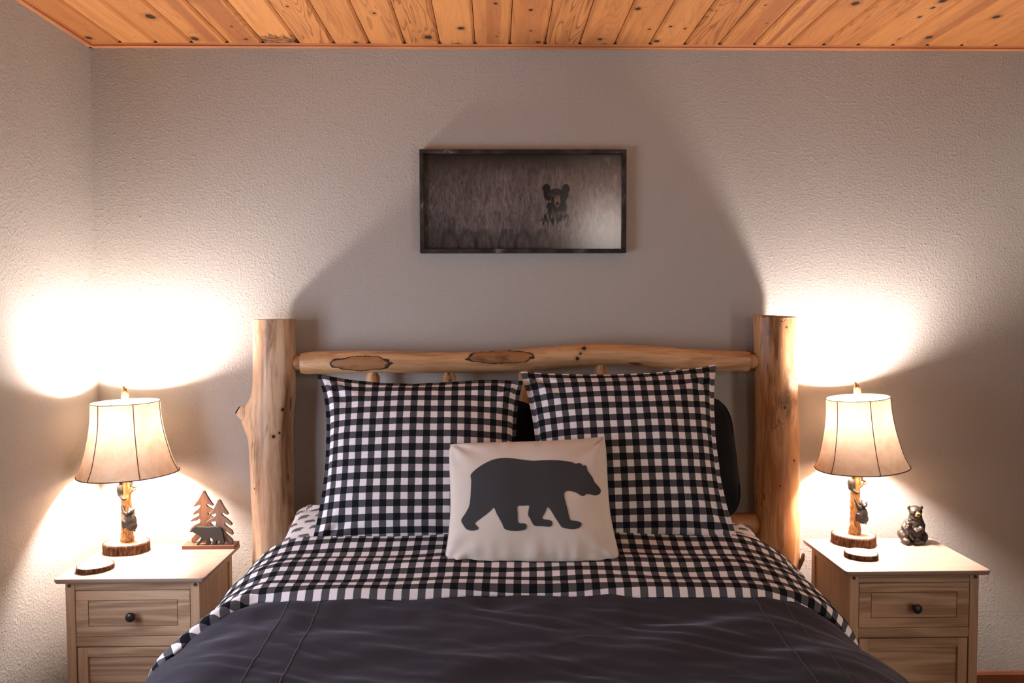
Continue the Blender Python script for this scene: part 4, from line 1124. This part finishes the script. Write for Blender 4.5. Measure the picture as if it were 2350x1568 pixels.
# ------------------------------------------------------------------ pillows
def pillow_fn(W, H, Tk, pinch, seed, puff=.6, warp=None, crease=1.0, cr=0.0):
    rnd = random.Random(seed)
    ph = [rnd.uniform(0, 9) for _ in range(8)]
    def f(u, v, side):
        """u, v in [-1, 1]; returns (across, up, out)"""
        uu, vv = max(-1, min(1, u)), max(-1, min(1, v))
        a = W / 2 * u * (1 - pinch * (1 - vv * vv) * abs(uu) ** 3)
        b = H / 2 * v * (1 - pinch * (1 - uu * uu) * abs(vv) ** 3)
        a *= 1 - cr * abs(vv) ** 5; b *= 1 - cr * abs(uu) ** 5
        th = max(0.0, (1 - abs(uu) ** 2.4) * (1 - abs(vv) ** 2.4)) ** puff
        d = Tk / 2 * th
        # creases running in from the corners and edges
        cu, cv = 1 - abs(uu), 1 - abs(vv)
        edge = min(cu, cv)
        rad = math.atan2(cv + 1e-4, cu + 1e-4)
        cor = math.exp(-(math.hypot(cu, cv) / .42) ** 2)
        q = 1 if uu > 0 else 0; q2 = 2 if vv > 0 else 0
        d += crease * .0075 * cor * math.sin(rad * 9 + ph[q + q2]) * min(1, edge * 12)
        ee = math.exp(-(cv / .16) ** 2) * min(1, cv * 14); d += crease * .0045 * ee * noise.noise(Vector((uu * 9 + ph[4], vv, seed)))
        ee = math.exp(-(cu / .16) ** 2) * min(1, cu * 14); d += crease * .0060 * ee * noise.noise(Vector((uu, vv * 8 + ph[5], seed)))
        d += crease * .006 * noise.noise(Vector((uu * 2.2 + ph[6], vv * 2.2, seed))) * min(1, edge * 5)
        if warp:
            wa, wb, wd = warp(uu, vv); a += wa; b += wb
            d = d + side * wd
        return a, b, side * d
    return f
def pillow(name, f, frame, W, H, mat, parent=None, N=64, flange=.0, fmat=None, back=True):
    """frame = (origin, across, up, out) - out points to the camera side"""
    O, A, B, D = frame
    ext = flange
    V, UV, F = [], [], []
    us = [-1 + 2 * i / N for i in range(N + 1)]
    if ext: us = [-1 - 2 * ext / W, -1 - ext / W] + us + [1 + ext / W, 1 + 2 * ext / W]
    n = len(us)
    for side in (1, -1):
        for j, v in enumerate(us):
            for i, u in enumerate(us):
                a, b, d = f(u, v, side)
                out = max(0, abs(u) - 1, abs(v) - 1)
                if ext:
                    d += side * .002
                    if out > 0: d += .006 * noise.noise(Vector((u * 6, v * 6, 3)))
                V.append(O + A * a + B * b + D * d); UV.append((u * W / 2 * side, v * H / 2))
    m_ = n * n
    for s in (0, 1):
        for j in range(n - 1):
            for i in range(n - 1):
                q = s * m_ + j * n + i
                F.append((q, q + 1, q + n + 1, q + n) if s == 0 else (q, q + n, q + n + 1, q + 1))
    # close the rim
    ring = [(0, i) for i in range(n)] + [(j, n - 1) for j in range(1, n)] + [(n - 1, i) for i in range(n - 2, -1, -1)] + [(j, 0) for j in range(n - 2, 0, -1)]
    ids = [j * n + i for j, i in ring]
    for k in range(len(ids)):
        a, b = ids[k], ids[(k + 1) % len(ids)]
        F.append((b, a, a + m_, b + m_))
    # origin at the bottom middle
    base = O - B * (H / 2)
    V = [v - base for v in V]
    return raw(name, V, F, mat, parent, base, True, UV)
def frame_from(bottom, top, yaw=0.0, rollz=0.0):
    """bottom and top middle points of the pillow's mid plane"""
    B = (top - bottom).normalized()
    A = Vector((math.cos(yaw), math.sin(yaw), 0)); A = (A - B * A.dot(B)).normalized()
    A = (A * math.cos(rollz) + B * math.sin(rollz)).normalized(); B = (B - A * B.dot(A)).normalized()
    D = A.cross(B)
    return ((bottom + top) / 2, A, B, D), (top - bottom).length

# pillows in bear print cases lying flat at the head, the duvet drawn over their front
def flat_pillow(x0, x1, zf_, zb, prints, lab, seed):
    xm_ = (x0 + x1) / 2; W = x1 - x0
    A, B0 = Vector((1, 0, 0)), Vector((xm_, -.625, zf_)); T0 = Vector((xm_, -.200, zb))
    B = (T0 - B0).normalized(); D = A.cross(B); H = (T0 - B0).length
    fr = ((B0 + T0) / 2, A, B, D)
    f = pillow_fn(W, H, .135, .02, seed, .33, None, 1.2)
    root = tag(empty('bed_pillow', fr[0] - B * (H / 2)), lab, 'pillow', 'bear print pillows lying flat')
    o = pillow('pillowcase', f, fr, W, H, M['sheet'], N=56); o.parent = root; o.location = (0, 0, 0)
    n_ = 0
    for row in range(8):
        for cl_ in range(3):
            u0 = prints * (.950 - .160 * cl_ - .08 * (row % 2)); v0 = -.62 + .21 * row; flip = 1 if row % 2 else -1
            s_ = .040
            out = [((a - 1060) / 1430 * s_ * flip / (W / 2) + u0, -(b - 700) / 1430 * s_ / (H / 2) + v0) for a, b in BEAR[::3]]
            if abs(u0) > .955: continue
            pts, tri = filled(out, .05)
            vs = []
            for u, v in pts:
                a, b, d = f(max(-.995, min(.995, u)), max(-.99, min(.99, v)), 1)
                vs.append(fr[0] + fr[1] * a + fr[2] * b + fr[3] * (d + .0012) - (fr[0] - B * (H / 2)))
            raw('bear_print', vs, tri, M['sheet_print'], root, (0, 0, 0))
flat_pillow(-.705, .075, .690, .788, -1, 'white bear print pillow lying flat at the post with the branch stub', 41)
flat_pillow(.115, .905, .676, .712, 1, 'white bear print pillow lying flat by the post next to the bear figurine', 42)

# black pillows behind
for k, (pxl, pxr, lab, yaw) in enumerate(((765, 1245, 'black bed pillow mostly hidden behind the gingham sham nearer the tree ornament', 0), (1205, 1712, 'black bed pillow showing beside the log post next to the bear figurine nightstand', -.03))):
    bl, br = at(pxl, 1200, -.34), at(pxr, 1200, -.34)
    x = (bl.x + br.x) / 2; W = br.x - bl.x
    fr, H = frame_from(Vector((x, -.350, .765)), Vector((x - (.012 if k else 0), -.262, 1.205)), yaw)
    o = pillow('bed_pillow', pillow_fn(W, H, .125, .05, 30 + k, .55, (lambda u, v: (-.018 * max(0, v) * max(0, u), 0, 0)) if k else None, 1.0, .13), fr, W, H, M['black_cloth'], N=44)
    tag(o, lab, 'pillow', 'black pillows behind the shams')

# gingham shams
def sham(k, bot, top, W, lab, warp, rollz, yaw, seed):
    fr, H = frame_from(bot, top, yaw, rollz)
    o = pillow('gingham_sham', pillow_fn(W, H, .175, .065, seed, .5, warp, 1.5), fr, W, H, M['gingham_pillow'], N=84, flange=.013)
    return tag(o, lab, 'pillow', 'gingham shams')
def warpL(u, v):
    c = max(0, u) ** 4 * max(0, v) ** 4
    l = max(0, -u) ** 3 * max(0, v) ** 5
    bb = max(0, -v) ** 3 * max(0, -u) ** 2
    return (.004 * c - .024 * l - .006 * bb, -.030 * c + .004 * l - .010 * (1 - u * u) * max(0, v) ** 6 * (1 - u * .9), .03 * c)
def warpR(u, v):
    c = max(0, u) ** 4 * max(0, v) ** 4; l = max(0, -u) ** 3 * max(0, v) ** 4; bb = max(0, -v) ** 3 * max(0, u) ** 3
    return (-.022 * max(0, -u) * max(0, v) ** 2 + .006 * c + .018 * bb, .004 * c, .0)
la, lb_ = at(746, 1245, -.555), at(1187, 1245, -.555)
xm = (at(748, 1060, -.47).x + at(1190, 1060, -.47).x) / 2
sham(0, Vector((xm - .010, -.555, .762)), Vector((xm - .004, -.335, 1.270)), .632, 'black and white gingham sham nearer the tree ornament, its top corner flopped over', warpL, math.radians(.8), 0.02, 11)
xm = (at(1222, 1040, -.47).x + at(1656, 1040, -.47).x) / 2
sham(1, Vector((xm + .004, -.555, .762)), Vector((xm + .001, -.330, 1.288)), .604, 'black and white gingham sham standing square beside the black pillow edge', warpR, math.radians(.3), -.05, 12)

# throw pillow with felt bear
tb = Vector(((at(1022, 1290, -.70).x + at(1421, 1290, -.70).x) / 2, -.710, .740)); tt = Vector(((at(1036, 1018, -.58).x + at(1402, 1018, -.58).x) / 2, -.535, 1.094))
tb.x -= .008; tt.x -= .004
fr, H = frame_from(tb, tt, -.03, math.radians(2.0))
WT = .502
def warpT(u, v):
    bb = max(0, -v) ** 2 * abs(u) ** 3 * (1 if u > 0 else -1)
    tr_ = max(0, u) ** 4 * max(0, v) ** 4
    lowc = math.exp(-((v + 1) / .28) ** 2) * min(1, (1 + v) * 12)
    rs = math.exp(-((u - 1) / .25) ** 2) * min(1, (1 - u) * 12)
    return (.020 * bb, .010 * tr_, .011 * lowc * noise.noise(Vector((u * 7.5, 3.3, v * 1.2))) + .008 * rs * noise.noise(Vector((1.7, v * 8.0, u))))
ft = pillow_fn(WT, H, .15, .04, 21, .42, warpT, .9, .035)
tp_ = tag(empty('throw_pillow', fr[0] - fr[2] * (H / 2)), 'cream throw pillow with a grey felt walking bear leaning on the gingham shams', 'pillow')
o = pillow('cushion', ft, fr, WT, H, M['cream'], N=72)
o.parent = tp_; o.location = (0, 0, 0)
base = fr[0] - fr[2] * (H / 2)
def on_throw(px, py):
    """pixel of the pillow's close-up (980..1480, 980..1330 shown 4.48 times) to u, v by its corners"""
    X, Y = 980 + px / 4.48, 980 + py / 4.48
    u, v = 0.0, 0.0
    for _ in range(12):
        def P(u, v):
            a, b, d = ft(u, v, 1); w = fr[0] + fr[1] * a + fr[2] * b + fr[3] * d - CAM
            z = w.dot(CF); return 1175 + FPX * w.dot(CR) / z, 784 - FPX * w.dot(CU) / z
        p0 = P(u, v); pu = P(u + 1e-3, v); pv = P(u, v + 1e-3)
        a, b, c, d = (pu[0] - p0[0]) / 1e-3, (pv[0] - p0[0]) / 1e-3, (pu[1] - p0[1]) / 1e-3, (pv[1] - p0[1]) / 1e-3
        det = a * d - b * c; ex, ey = X - p0[0], Y - p0[1]
        u += max(-.3, min(.3, (d * ex - b * ey) / det)); v += max(-.3, min(.3, (a * ey - c * ex) / det))
        u, v = max(-.97, min(.97, u)), max(-.97, min(.97, v))
    return u, v
outl = [on_throw(px, py) for px, py in BEAR]
# trace turned into cloth coordinates of the cushion, then laid on its surface
outl = closed_spline(outl, 3)
pts, tri = filled(outl, .045)
vs, uvs = [], []
for u, v in pts:
    a, b, d = ft(u, v, 1)
    vs.append(fr[0] + fr[1] * a + fr[2] * b + fr[3] * (d + .0009) - base); uvs.append((u * WT / 2, v * H / 2))
fb = raw('felt_bear', vs, tri, M['applique'], tp_, (0, 0, 0), True, uvs)
so = fb.modifiers.new('thick', 'SOLIDIFY'); so.thickness = .0008; so.offset = 1
es_ = fb.modifiers.new('crisp', 'EDGE_SPLIT'); es_.split_angle = math.radians(40)
